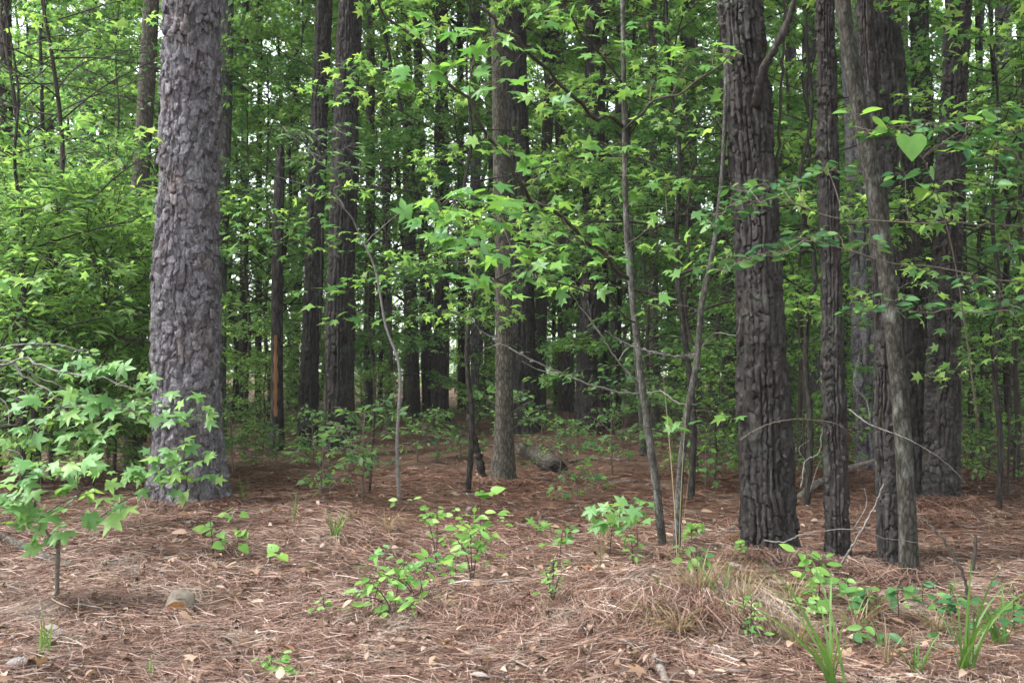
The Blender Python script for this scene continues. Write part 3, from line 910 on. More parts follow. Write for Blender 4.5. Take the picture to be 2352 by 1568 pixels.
# broken-topped snag with bare orange wood
ax = axis_from([(637, 1042, 34), (636, 850, 28), (637, 600, 26), (641, 450, 24), (644, 365, 20)], 14.0, top=0, n=50)
sn = thing('dead_snag', ax[0, :3], 'broken-topped dead trunk with a strip of bare orange wood', 'dead tree')
mb = MB(); surf = ring_trunk(mb, ax, 16, 0.15, seed=77)
top = ax[-1]
tp = surf(np.arange(16) / 16 * 6.283, np.full(16, top[2]))
jag = tp + np.column_stack([np.zeros((16, 2)), rng.random(16) * 0.22]); jag[:, :2] = top[:2] + (jag[:, :2] - top[:2]) * 0.8
mb.add(np.vstack([tp, jag, top[None, :3] - [0, 0, 0.05]]), [(16 + k, 16 + (k + 1) % 16, 32) for k in range(16)], [(k, (k + 1) % 16, 16 + (k + 1) % 16, 16 + k) for k in range(16)])
tr = link('trunk', mb.mesh('trunk', BARK_FAR, ax[0, :3]), sn, ax[0, :3])
mb = MB()
zs = np.linspace(at(636, 955, 14)[2], at(636, 770, 14)[2], 14)
ths = np.linspace(-1.95, -1.2, 6)
for k, z in enumerate(zs):
    wv = 0.5 + 0.5 * math.sin(k * 2.2) * 0.5 - abs(k - 6.5) / 18
    tt = -1.55 + (ths + 1.575) * max(0.25, wv + 0.4)
    mb.add(surf(tt, np.full(6, z), 0.006))
mb.q.append(np.array([(a * 6 + b, a * 6 + b + 1, a * 6 + b + 7, a * 6 + b + 6) for a in range(13) for b in range(5)]))
link('bare_wood', mb.mesh('bare_wood', SCAR, ax[0, :3]), tr, ax[0, :3])

print('trunks done', len(bpy.data.objects))

# ------------------------------------------------------------------ understory trees: trunk with limbs, crown of leaves in flat sprays
def gen_tree(seed, height, base, spread, nbr, twigs, leaves, size, tmpl, r0=0.035, lean=0.06, flat=0.55, shape='oval', elev=(0.15, 0.7), wiggle=0.05):
    """returns wood MB, leaf MB"""
    r = np.random.default_rng(seed)
    wood, lf = MB(), MB()
    n = 9
    ang = r.random() * 6.28
    tp = [np.zeros(3)]
    for k in range(1, n):
        tp.append(np.array([math.cos(ang) * lean * height * (k / n) ** 1.5, math.sin(ang) * lean * height * (k / n) ** 1.5, height * k / (n - 1)]) + np.append(r.normal(size=2) * wiggle * height / 8, 0))
    tp = smooth_path(tp, 26)
    zt = tp[:, 2] / height
    rad = r0 * (1 - 0.9 * zt) + 0.004
    tube(wood, np.vstack([[tp[0, 0], tp[0, 1], -0.15], tp]), np.append(r0 * 1.15, rad), 8, 0.03)
    pos, dr, nm = [], [], []
    for b in range(nbr):
        f = (b + r.random()) / nbr
        z = base + (height * 0.97 - base) * f
        if shape == 'oval': L = spread * (0.45 + 0.75 * math.sin(math.pi * min(1, 0.25 + 0.7 * f))) * r.uniform(0.6, 1.15)
        elif shape == 'cone': L = spread * (1.1 - 0.8 * f) * r.uniform(0.7, 1.15)
        else: L = spread * r.uniform(0.5, 1.1)
        a = b * 2.4 + r.normal() * 0.5; e = r.uniform(*elev) + 0.5 * f * f
        c = np.array([np.interp(z, tp[:, 2], tp[:, k]) for k in range(3)])
        p = [c]; dirv = np.array([math.cos(a) * math.cos(e), math.sin(a) * math.cos(e), math.sin(e)])
        for s in range(4):
            dirv = dirv + r.normal(size=3) * 0.12; dirv[2] -= 0.10 * (s > 0); dirv /= np.linalg.norm(dirv)
            p.append(p[-1] + dirv * L / 4)
        p = smooth_path(p, 10)
        rb = np.interp(z, tp[:, 2], rad) * 0.5
        tube(wood, p, np.linspace(rb, 0.003, 10), 4, cap=False)
        for t in range(twigs):
            q = r.uniform(0.3, 1.0); i0 = q * 9; k0 = min(8, int(i0))
            o = p[k0] + (p[k0 + 1] - p[k0]) * (i0 - k0)
            ax_ = p[k0 + 1] - p[k0]; ax_ /= np.linalg.norm(ax_)
            side = np.array([-ax_[1], ax_[0], 0]) * (1 if t % 2 else -1)
            d = ax_ * r.uniform(0.4, 1.0) + side * r.uniform(0.3, 1.0) + np.array([0, 0, r.normal() * 0.18])
            d /= np.linalg.norm(d)
            Lt = L * r.uniform(0.16, 0.38) * (1.2 - 0.5 * q) + 0.08
            e2 = o + d * Lt; e2[2] -= Lt * 0.08
            tube(wood, np.array([o, (o + e2) / 2 + [0, 0, 0.02], e2]), [0.004, 0.003, 0.002], 3, cap=False)
            tt = r.random(leaves) ** 0.8
            lp = o + (e2 - o) * tt[:, None] + r.normal(size=(leaves, 3)) * np.array([0.05, 0.05, 0.03]) * (size / 0.1)
            ld = d + r.normal(size=(leaves, 3)) * 0.75; ld[:, 2] = ld[:, 2] * 0.5 - 0.22
            nn = r.normal(size=(leaves, 3)) * flat; nn[:, 2] += 1
            pos.append(lp); dr.append(ld); nm.append(nn)
    pos = np.vstack(pos); dr = np.vstack(dr); nm = np.vstack(nm)
    scatter(lf, tmpl, pos, dr, nm, r.uniform(0.6, 1.25, len(pos)) * size)
    return wood, lf


SPEC = {   # kind: list of (args, wood material, leaf material)
    'tall': [dict(seed=201, height=12, base=2.2, spread=2.6, nbr=44, twigs=11, leaves=19, size=0.125, tmpl=T_STAR_LO, r0=0.07),
             dict(seed=202, height=10.5, base=1.6, spread=2.3, nbr=40, twigs=11, leaves=19, size=0.12, tmpl=T_STAR_LO, r0=0.06),
             dict(seed=203, height=14, base=3.2, spread=3.0, nbr=46, twigs=11, leaves=19, size=0.13, tmpl=T_OVAL_LO, r0=0.085)],
    'mid': [dict(seed=211, height=6.5, base=1.0, spread=1.9, nbr=30, twigs=10, leaves=17, size=0.10, tmpl=T_OVAL_LO, r0=0.04, elev=(0.0, 0.45), flat=0.4),
            dict(seed=212, height=5.2, base=0.8, spread=1.7, nbr=26, twigs=10, leaves=17, size=0.10, tmpl=T_STAR_LO, r0=0.032, elev=(0.0, 0.45), flat=0.4),
            dict(seed=213, height=7.5, base=1.6, spread=1.8, nbr=30, twigs=10, leaves=16, size=0.1, tmpl=T_OVAL_LO, r0=0.04, elev=(0.05, 0.5), flat=0.4)],
    'shrub': [dict(seed=221, height=2.4, base=0.25, spread=0.9, nbr=26, twigs=7, leaves=10, size=0.075, tmpl=T_OVAL_LO, r0=0.016, flat=0.5),
              dict(seed=222, height=1.7, base=0.15, spread=0.7, nbr=22, twigs=7, leaves=9, size=0.07, tmpl=T_STAR_LO, r0=0.012, flat=0.5)],
    'lance': [dict(seed=231, height=2.9, base=0.35, spread=1.15, nbr=42, twigs=8, leaves=12, size=0.13, tmpl=T_LANCE, r0=0.022, flat=0.5)],
    'airy': [dict(seed=261, height=6.0, base=1.5, spread=1.9, nbr=22, twigs=7, leaves=9, size=0.105, tmpl=T_STAR_LO, r0=0.028, elev=(0.0, 0.5), flat=0.45),
             dict(seed=262, height=5.0, base=1.1, spread=1.7, nbr=20, twigs=7, leaves=8, size=0.10, tmpl=T_STAR_LO, r0=0.024, elev=(0.0, 0.45), flat=0.45)],
    'bare': [dict(seed=241, height=7.5, base=0.8, spread=1.9, nbr=46, twigs=10, leaves=3, size=0.08, tmpl=T_OVAL_LO, r0=0.04, elev=(-0.2, 0.5), wiggle=0.12)],
    'sprout': [dict(seed=251, height=0.38, base=0.08, spread=0.22, nbr=8, twigs=3, leaves=4, size=0.065, tmpl=T_OVAL_LO, r0=0.004, flat=0.4),
               dict(seed=252, height=0.28, base=0.06, spread=0.2, nbr=7, twigs=3, leaves=3, size=0.075, tmpl=T_STAR_LO, r0=0.004, flat=0.4),
               dict(seed=253, height=0.6, base=0.15, spread=0.28, nbr=10, twigs=3, leaves=5, size=0.07, tmpl=T_OVAL_LO, r0=0.005, flat=0.4)],
}
WOODM = {'tall': BARK_DARK, 'mid': TWIG_DARK, 'shrub': TWIG_DARK, 'lance': TWIG_DARK, 'bare': TWIG_DARK, 'airy': BARK_DARK, 'sprout': TWIG}
LEAFM = {'tall': CROWN_BRIGHT, 'mid': CROWN_MID, 'shrub': CROWN_BRIGHT, 'lance': CROWN_BRIGHT, 'bare': CROWN_DARK, 'airy': CROWN_BRIGHT, 'sprout': CROWN_MID}
KIT = {}
for kind, lst in SPEC.items():
    KIT[kind] = []
    for sp in lst:
        w, l = gen_tree(**sp)
        KIT[kind].append((w.mesh('trunk', WOODM[kind]), l.mesh('crown', LEAFM[kind], smooth=False)))


for k in range(2):
    w, l = gen_tree(280 + k, 8.0, 0.6, 3.4, 34, 9, 14, 0.13, T_OVAL_LO, r0=0.05, lean=0.03)
    BROAD.append((w.mesh('limb', BARK_DARK), l.mesh('crown', CROWN_MID, smooth=False)))
for k, (root, ax, sd) in enumerate(LATER): crown_broad(root, ax, k)


def place(kind, k, x, y, label, cat, group=None, s=1.0, rz=None, name='young_tree', sz=None):
    w, l = KIT[kind][k % len(KIT[kind])]
    z = float(ground_z(x, y))
    o = thing(name, (x, y, z), label, cat, group)
    rz = rng.random() * 6.28 if rz is None else rz
    m = Matrix.Rotation(rz, 4, 'Z') @ Matrix.Diagonal((s, s, sz or s, 1))
    link('trunk', w, o, (x, y, z), m)
    link('crown', l, o, (x, y, z), m)
    return o


# the leafy wall of the wood: broadleaf trees between and behind the pines
def ring(kind, n, y0, y1, label, group, name, cat, smin=0.85, smax=1.15, keep=None, xr=0.56):
    done = 0; tries = 0
    while done < n and tries < n * 30:
        tries += 1
        y = y0 + (y1 - y0) * rng.random(); x = (rng.random() * 2 - 1) * (xr * y + 1.0)
        if keep and not keep(x, y): continue
        place(kind, done, x, y, label + ' ' + between(x, y), cat, group, rng.uniform(smin, smax), name=name); done += 1


def off_clearing(x, y):
    u = 1176 + F * x / y
    return not (640 < u < 1640 and y < 21)


ring('tall', 27, 20, 32, 'tall slim bright-leaved tree far behind,', 'broadleaf trees between the far pines', 'broadleaf_tree', 'tree')
ring('tall', 38, 30, 56, 'most distant bright tree, seen', 'distant broadleaf trees', 'distant_tree', 'tree', 1.05, 1.55)
ring('mid', 38, 16, 36, 'young layered tree deep in the wood', 'young understory trees deep in the wood', 'understory_tree', 'tree', keep=off_clearing)
ring('shrub', 30, 18, 27, 'bright leafy shrub behind the clearing,', 'shrubs at the back of the clearing', 'shrub', 'shrub', 0.6, 1.1)
ring('shrub', 46, 14, 32, 'low shrub in dim undergrowth,', 'low shrubs under the far trunks', 'shrub', 'shrub', 0.6, 1.2, keep=off_clearing)
ring('shrub', 40, 30, 52, 'farthest low shrub, seen', 'far shrubs at the back of the wood', 'shrub', 'shrub', 1.0, 1.8)
# nearer understory, placed one by one: kind, variant, u, depth, scale, label
NEARER = [
    ('mid', 0, 570, 17.5, 0.95, 'layered young tree right of the massive lilac-grey pine'),
    ('mid', 1, 900, 16.5, 0.95, 'layered young tree behind the thin pale sapling'),
    ('mid', 2, 1080, 17.5, 0.8, 'young tree with airy leaves left of the grey-brown hardwood'),
    ('mid', 0, 1640, 13.0, 0.9, 'young leafy tree right behind the thick furrowed pine'),
    ('tall', 1, 120, 14.0, 0.8, 'dense leafy tree in the upper left corner thicket'),
    ('tall', 0, 330, 17.0, 0.8, 'leafy tree directly behind the slightly leaning trunk'),
    ('tall', 1, 640, 18.5, 0.8, 'bright leafy tree towering behind the broken snag'),
    ('tall', 2, 1000, 19.5, 0.75, 'bright leafy tree above the far pines at centre'),
    ('tall', 1, 1420, 16.0, 0.8, 'bright leafy tree behind the top of the branching sweetgum'),
    ('tall', 0, 1800, 15.0, 0.8, 'leafy tree filling the gap right of the thick furrowed pine'),
    ('tall', 1, 2320, 12.5, 0.75, 'leafy tree at the right edge behind the plated pine'),
    ('mid', 0, 2330, 10.0, 0.8, 'low leafy young tree at the right edge of the photo'),
    ('mid', 1, 2250, 14.0, 0.9, 'young tree with flat leaf layers right of the pine cluster'),
    ('mid', 2, 1835, 12.0, 0.8, 'young tree seen between the thick furrowed pine and the slim pine'),
    ('airy', 0, 1075, 9.6, 0.9, 'airy sapling spreading star leaves left of the grey-brown hardwood'),
    ('airy', 0, 1585, 9.0, 1.0, 'airy star-leaved sapling left of the thick furrowed pine'),
    ('airy', 1, 2290, 8.2, 0.9, 'airy sapling with star leaves beyond the plated pine at the right edge'),
    ('airy', 0, 1850, 8.6, 0.9, 'airy sapling behind the gap between furrowed pine and slim pine'),
    ('airy', 1, 60, 8.6, 0.9, 'airy sapling with star leaves in the left thicket'),
    ('mid', 1, 1480, 13.8, 0.9, 'young tree with leaf layers behind the branching sweetgum'),
    ('mid', 2, 1770, 13.0, 0.9, 'young layered tree hidden behind the thick furrowed pine'),
    ('mid', 0, 2235, 12.2, 0.9, 'layered young tree just right of the plated pine'),
    ('mid', 2, 250, 13.0, 0.8, 'layered young tree left of the massive pine'),
    ('lance', 0, 60, 8.9, 0.85, 'nearest narrow-leaved shrub, behind the star-leaved branches at left'),
    ('lance', 0, 215, 9.5, 0.9, 'narrow-leaved shrub between the left edge and the massive pine'),
    ('bare', 0, 95, 9.5, 0.85, 'dark twiggy little tree with sparse leaves in the left thicket'),
    ('bare', 0, 2, 11.0, 0.9, 'dark twiggy tree cut off by the left edge'),
    ('bare', 0, 1600, 11.0, 0.6, 'sparse twiggy sapling left of the thick furrowed pine'),
    ('lance', 0, 120, 10.0, 0.95, 'shrub with long narrow glossy leaves left of the massive pine'),
    ('lance', 0, 265, 11.0, 0.9, 'narrow-leaved shrub touching the massive pine trunk on its left'),
    ('lance', 0, -20, 10.5, 0.95, 'narrow-leaved shrub cut off by the left edge'),
    ('shrub', 0, 230, 11.5, 1.0, 'shady low shrub under the narrow-leaved bush'),
    ('shrub', 1, 60, 9.5, 0.9, 'dark low shrub at the left edge behind the star-leaved branches'),
    ('shrub', 0, 2310, 9.0, 0.7, 'yellow-green shrub at the right edge beyond the plated pine'),
    ('shrub', 1, 2270, 11.5, 1.0, 'leafy shrub right behind the plated pine'),
    ('shrub', 0, 600, 14.5, 0.5, 'low leafy shrub at the foot of the broken snag'),
    ('shrub', 1, 860, 15.0, 0.6, 'low shrub at the right foot of the leaning pair'),
    ('shrub', 0, 1100, 15.5, 0.75, 'slim shrub left of the grey-brown hardwood trunk'),
    ('shrub', 1, 1640, 10.0, 0.75, 'small star-leaved shrub left of the thick furrowed pine'),
    ('shrub', 0, 1850, 9.5, 0.8, 'leafy shrub behind the thick furrowed pine and the slim pine'),
]
for kind, k, u, d, s, lab in NEARER:
    x = (u - 1176) / F * d
    nm = {'mid': 'understory_tree', 'tall': 'broadleaf_tree', 'bare': 'twiggy_tree', 'airy': 'airy_sapling', 'lance': 'narrow_leaved_shrub', 'shrub': 'shrub'}[kind]
    place(kind, k, x, d, lab, 'shrub' if kind in ('lance', 'shrub') else 'tree', None, s, name=nm)

# unseen trees added outside the view to shade its right side
for k, (x, y) in enumerate([(5.2, 4.2), (6.6, 7.0), (7.5, 2.5), (9.0, 9.5)]):
    place('tall', k, x, y, 'unseen leafy tree added outside the view to shade its right side', 'tree', 'unseen trees added for shade on the right', 0.95, name='broadleaf_tree')

for k, (x, y, zc) in enumerate([(3.7, 3.6, 4.2), (4.7, 6.2, 4.5), (5.6, 8.6, 5.0), (3.6, 1.0, 4.5)]):  # unseen hardwoods with high crowns, added to dim the right foreground
    z = float(ground_z(x, y))
    o = thing('hardwood_tree', (x, y, z), 'unseen tall hardwood added outside the view to dim the right foreground', 'tree', 'unseen trees added for shade on the right')
    mb = MB(); tube(mb, smooth_path([(x, y, z - 0.1), (x + 0.05, y, z + 2), (x, y + 0.05, z + zc + 0.5)], 12), np.linspace(0.11, 0.06, 12), 10, 0.03)
    link('trunk', mb.mesh('trunk', BARK_OAK, (x, y, z)), o, (x, y, z))
    w, l = BROAD[k % 2]
    m = Matrix.Rotation(k * 1.3, 4, 'Z')
    link('crown', l, o, (x, y, z + zc), m); link('limb', w, o, (x, y, z + zc), m)

# canopy beyond the last tree one can tell apart
mb = MB()
nclump = 2000
cy = rng.uniform(56, 85, nclump); cx = (rng.random(nclump) * 2 - 1) * 0.62 * cy
cz = rng.random(nclump) ** 1.15 * 33
cz[:600] = rng.random(600) * 7
npl = 46
P = np.repeat(np.column_stack([cx, cy, cz]), npl, 0) + rng.normal(size=(nclump * npl, 3)) * np.array([0.9, 0.9, 0.55])
D_ = rng.normal(size=P.shape); NN = rng.normal(size=P.shape) * 0.6; NN[:, 2] += 1
scatter(mb, (np.array([[0, 0, 0], [0.3, 0.5, 0.05], [0, 1, 0], [-0.3, 0.5, 0.05]]), [(0, 1, 2), (0, 2, 3)]), P, D_, NN, rng.uniform(0.2, 0.36, len(P)))
fw = link('far_woods', mb.mesh('far_woods', CROWN_BRIGHT, smooth=False))
fw['kind'] = 'stuff'
tag(fw, 'far-off mass of bright green woods behind all the trees', 'woods')
print('understory done', len(bpy.data.objects))

# ------------------------------------------------------------------ plants near the camera, leaf by leaf
LM = {}


def leaf_mesh(shape, mat, k=0):
    key = (shape, mat.name, k)
    if key not in LM:
        t = {'star': T_STAR[k % 4], 'oval': T_OVAL, 'heart': T_HEART, 'lance': T_LANCE}[shape]
        LM[key] = tmesh('leaf', t, mat)
    return LM[key]


def rotm(d, n, s):
    x, y, z = basis(np.array([d]), np.array([n]))
    m = Matrix((x[0], y[0], z[0])).transposed().to_4x4()
    return m @ Matrix.Diagonal((s[0], s[1], s[2], 1)) if isinstance(s, tuple) else m @ Matrix.Scale(s, 4)


def P3(p, d0):
    return at(p[0], p[1], p[2] if len(p) > 2 else d0)


class Plant:
    def __init__(s, name, base, label, cat, group=None, wood=TWIG):
        s.root = thing(name, base, label, cat, group)
        s.wood = wood; s.paths = []; s.base = np.asarray(base, float)

    def stem(s, pts, r0, r1, n=None, seg=6, part='stem', mat=None):
        pts = np.array(pts, float); ll = np.linalg.norm(pts[-1] - pts[0])
        if part == 'branch':
            pts = smooth_path(pts, 3 * len(pts)); pts[1:-1] += rng.normal(size=pts[1:-1].shape) * 0.011 * ll
        path = smooth_path(pts, n or max(8, 4 * len(pts)))
        mb = MB(); tube(mb, path, np.linspace(r0, r1, len(path)), seg, 0.05)
        o = link(part, mb.mesh(part, mat or s.wood, path[0]), s.root, path[0])
        s.paths.append((path, o))
        return o

    def near(s, p):
        best = None
        for path, o in s.paths:
            dd = np.linalg.norm(path - p, axis=1); k = int(dd.argmin())
            if best is None or dd[k] < best[0]: best = (dd[k], path[k], o)
        return best[1]

    def spray(s, c, rad, n, size, shape, mat, twr=0.0022, up=0.35, droop=0.12, flat=0.35, vary=0.3, pet=0.55, toward=0.75):
        """a twig to c with n leaves round it; rad = (rx, ry, rz) metres"""
        c = np.asarray(c, float); rad = np.asarray(rad, float)
        a = s.near(c)
        mb = MB()
        dirv = c - a
        tip = c + np.append(rng.normal(size=2), 0) * rad * 0.3
        path = smooth_path([a, (a + c) / 2 + rng.normal(size=3) * 0.03 * np.linalg.norm(dirv) + [0, 0, 0.02], c, tip], 9)
        tube(mb, path, np.linspace(twr * 1.3, twr * 0.5, 9), 4)
        todo = []
        for k in range(n):
            e = rng.normal(size=3); e /= np.linalg.norm(e); q = c + e * rad * rng.random() ** 0.4
            j = int(np.linalg.norm(path - q, axis=1).argmin()); o = path[max(3, j)]
            d = q - o; d[2] = d[2] * 0.6 + 0.25 * np.linalg.norm(d)
            L = np.linalg.norm(d) + 1e-6
            sz = size * (1 + vary * (rng.random() * 2 - 1))
            b = q
            tube(mb, np.array([o, (o + b) / 2 + [0, 0, 0.15 * L], b]), [0.0012, 0.001, 0.0009], 3, cap=False)
            out = b - c; out[2] = 0
            d2 = out / (np.linalg.norm(out) + 1e-6) + rng.normal(size=3) * 0.35 + np.array([0, -0.3, 0]); d2[2] = -droop + rng.normal() * 0.25
            nn = np.array([0, -toward, 1.0]) + rng.normal(size=3) * flat
            todo.append((b, d2, nn, sz))
        tw = link('twig', mb.mesh('twig', s.wood, a), s.root, a)
        for b, d2, nn, sz in todo:
            st = rng.uniform(0.85, 1.12)
            link('leaf', leaf_mesh(shape, mat, int(rng.integers(4))), tw, b, rotm(d2, nn, (sz * st, sz, sz * rng.uniform(0.4, 1.5))))
        return tw


def sprays(pl, lst, d0, size, shape, mat, ry=0.5, dz=0.6, more=1.25, **kw):
    """lst: (u, v, rx in picture units, n[, depth])"""
    for t in lst:
        u, v, rx, n = t[:4]; n = int(round(n * more)); d = t[4] if len(t) > 4 else d0
        m = rx / F * d
        pl.spray(at(u, v, d), (m, m * dz, m * ry), n, size, shape, mat, **kw)


# sweetgum seedling at the lower left
b = hit(132, 1388); d = b[1]
pl = Plant('sweetgum_sapling', b, 'small sweetgum sapling with pale star leaves in the lower left corner', 'sapling', wood=TWIG)
pl.stem([b - [0, 0, 0.03], at(131, 1320, d), at(134, 1262, d), at(136, 1228, d)], 0.012, 0.008)
pl.stem([at(133, 1258, d), at(104, 1215, d), at(80, 1160, d), at(94, 1118, d - .05), at(88, 1060, d - .1)], 0.0065, 0.003)
pl.stem([at(92, 1190, d), at(150, 1150, d - .1), at(215, 1130, d - .15)], 0.004, 0.002)
sprays(pl, [(60, 1085, 60, 7), (115, 1070, 55, 7), (25, 1140, 55, 7), (80, 1150, 60, 6), (190, 1120, 60, 7), (235, 1160, 50, 5), (150, 1185, 70, 8), (90, 1215, 50, 4), (20, 1190, 50, 4), (175, 1060, 40, 3), (100, 1268, 14, 1)],
       d - 0.1, 0.108, 'star', LEAF_GUM)

# branches reaching in from the left edge
b = hit(-150, 1180); d = 6.0
pl = Plant('sweetgum_branch_tree', b, 'sweetgum with pale star leaves reaching in from the left edge', 'tree', wood=TWIG_PALE)
pl.stem([b - [0, 0, 0.05], at(-140, 1050, d + .3), at(-110, 930, d), at(-60, 860, d), at(0, 840, d)], 0.02, 0.009)
pl.stem([at(-20, 846, d), at(27, 830, d), at(78, 832, d), at(156, 860, d - .1), at(230, 872, d - .2), at(330, 905, d - .2)], 0.008, 0.003, part='branch')
pl.stem([at(27, 830, d), at(59, 863, d), at(113, 902, d), at(164, 933, d), at(242, 949, d - .1), at(293, 941, d - .1)], 0.007, 0.003, part='branch')
pl.stem([at(-110, 960, d), at(-30, 1010, d), at(31, 1035, d), at(64, 1062, d)], 0.008, 0.003, part='branch')
pl.stem([at(-110, 930, d), at(-40, 890, d), at(0, 915, d), at(20, 940, d)], 0.006, 0.003, part='branch')
sprays(pl, [(175, 848, 40, 3), (230, 845, 45, 7), (285, 870, 50, 6), (355, 895, 32, 5), (255, 925, 50, 7), (215, 910, 40, 4), (110, 915, 40, 4), (85, 990, 40, 4), (60, 1020, 35, 4), (180, 960, 50, 5), (250, 990, 40, 4),
            (210, 1000, 35, 3), (170, 1030, 30, 3), (130, 950, 40, 4), (20, 975, 30, 3), (320, 960, 40, 4), (60, 930, 30, 3)], d - 0.1, 0.115, 'star', LEAF_GUM)
b2 = hit(-120, 1120)
pl = Plant('small_leaved_shrub', b2, 'shrub with small rounded leaves on pale arching twigs at the left edge', 'shrub', wood=TWIG_PALE)
d = 6.5
pl.stem([b2 - [0, 0, 0.05], at(-100, 980, d + .1), at(-60, 860, d), at(0, 800, d), at(120, 790, d), at(200, 810, d)], 0.012, 0.003)
pl.stem([at(-20, 812, d), at(60, 850, d), at(150, 890, d), at(250, 920, d), at(350, 935, d)], 0.006, 0.002, part='branch')
pl.stem([at(-80, 900, d), at(0, 900, d), at(80, 930, d), at(160, 930, d)], 0.005, 0.002, part='branch')
sprays(pl, [(40, 800, 45, 14), (110, 800, 50, 16), (180, 815, 50, 14), (80, 845, 45, 12), (150, 850, 50, 12), (220, 850, 40, 10), (60, 900, 50, 12), (130, 905, 50, 12), (230, 930, 50, 12), (300, 925, 45, 12), (355, 930, 35, 10),
            (20, 950, 40, 10), (110, 960, 40, 10), (180, 930, 45, 10), (290, 960, 40, 8), (10, 860, 40, 8)], d, 0.05, 'oval', LEAF_GUM, twr=0.0014)

# sprig in front of the massive pine
b = hit(187, 1214)
pl = Plant('sweetgum_sprig', b, 'arching sweetgum sprig with star leaves in front of the massive pine', 'sapling', wood=TWIG)
d = b[1] - 0.1
pl.stem([b - [0, 0, 0.02], at(250, 1172, d), at(293, 1144, d), at(351, 1121, d), at(392, 1100, d)], 0.009, 0.004)
pl.stem([at(385, 1104, d), at(398, 1055, d), at(422, 1015, d), at(433, 961, d), at(469, 914, d)], 0.004, 0.0015)
pl.stem([at(392, 1100, d), at(440, 1110, d), at(460, 1135, d - .1)], 0.003, 0.0015)
sprays(pl, [(425, 912, 22, 2), (482, 912, 18, 2), (455, 945, 35, 4), (415, 955, 35, 4), (445, 965, 30, 3), (400, 1010, 35, 4), (370, 1035, 40, 4), (445, 1050, 40, 6), (400, 1065, 45, 6), (355, 1075, 45, 6), (430, 1085, 40, 5),
            (330, 1100, 40, 4), (280, 1070, 40, 5), (240, 1075, 30, 4), (445, 1130, 30, 2), (300, 1120, 30, 2), (470, 1095, 25, 3)], d - 0.05, 0.105, 'star', LEAF_GUM)
b = hit(-60, 1150)
pl = Plant('sweetgum_sprig', b, 'single bright leafy sprig at the left edge below the narrow-leaved bush', 'sapling', wood=TWIG_DARK)
pl.stem([b, at(-60, 900, 7), at(-40, 720, 6.5), at(40, 650, 6.2)], 0.008, 0.002)
sprays(pl, [(30, 650, 35, 4), (80, 645, 30, 3), (5, 672, 30, 3)], 6.2, 0.12, 'star', LEAF_BRIGHT)

# branching sweetgum in the middle right
b = hit(1525, 1264); d = b[1]
pl = Plant('sweetgum_tree', b, 'slim branching sweetgum with large star leaves spreading across the centre', 'tree', wood=BARK_LICHEN)
pl.stem([b - [0, 0, 0.08], at(1508, 1120, d), at(1490, 1000, d), at(1472, 860, d), at(1452, 680, d), at(1438, 500, d), at(1434, 250, d), at(1430, 0, d), at(1428, -200, d), at(1430, -420, d)], 0.028, 0.011, 50, 10, part='trunk')
pl.wood = TWIG
B1 = [at(1445, 640, d), at(1334, 545, d - .5), at(1234, 465, d - 1.0), at(1164, 375, d - 1.3), at(1084, 255, d - 1.6), at(1004, 140, d - 1.8), at(859, 0, d - 2.0), at(800, -80, d - 2.1)]
pl.stem(B1, 0.013, 0.005, 40, part='branch', mat=TWIG_DARK)
pl.stem([B1[2], at(1150, 488, d - 1.35), at(1070, 480, d - 1.9), at(1000, 500, d - 2.3)], 0.005, 0.002, 24, part='branch', mat=TWIG_DARK)
B2 = [at(1430, 292, d), at(1334, 235, d - .4), at(1264, 175, d - .7), at(1169, 75, d - 1.0), at(1094, 0, d - 1.2), at(1030, -60, d - 1.3)]
pl.stem(B2, 0.013, 0.006, 30, part='branch', mat=TWIG_DARK)
B3 = [at(1431, 195, d), at(1359, 100, d - .2), at(1304, 30, d - .4), at(1270, -40, d - .5)]
pl.stem(B3, 0.009, 0.005, 20, part='branch', mat=TWIG_DARK)
pl.stem([at(1434, 300, d), at(1500, 240, d - .3), at(1600, 190, d - .6), at(1680, 120, d - .8)], 0.009, 0.004, 20, part='branch', mat=TWIG_DARK)
pl.stem([at(1460, 740, d), at(1380, 690, d - .4), at(1270, 650, d - .7), at(1170, 640, d - .9), at(1090, 640, d - 1.1)], 0.007, 0.003, 24, part='branch', mat=TWIG_DARK)
pl.stem([at(1440, 560, d), at(1500, 520, d - .3), at(1560, 470, d - .5)], 0.006, 0.003, 14, part='branch', mat=TWIG_DARK)
sprays(pl, [(1110, 95, 70, 7, 4.9), (1060, 150, 80, 9, 4.8), (985, 165, 60, 6, 4.6), (1130, 190, 60, 5, 5), (1000, 60, 50, 4, 4.7), (930, 70, 50, 4, 4.6),
            (1050, 460, 90, 12, 4.5), (1010, 490, 60, 7, 4.3), (1120, 450, 60, 7, 4.6), (1160, 520, 70, 8, 4.8), (1060, 530, 60, 6, 4.5), (1230, 470, 60, 6, 5.2), (1100, 560, 60, 6, 4.7), (1180, 580, 60, 7, 5),
            (1170, 350, 50, 6, 5.1), (1120, 320, 40, 3, 5), (1260, 400, 45, 4, 5.4), (1310, 545, 60, 6, 5.8), (1260, 570, 60, 6, 5.6)], 4.8, 0.108, 'star', LEAF_GUM_C, flat=0.45, toward=0.45)
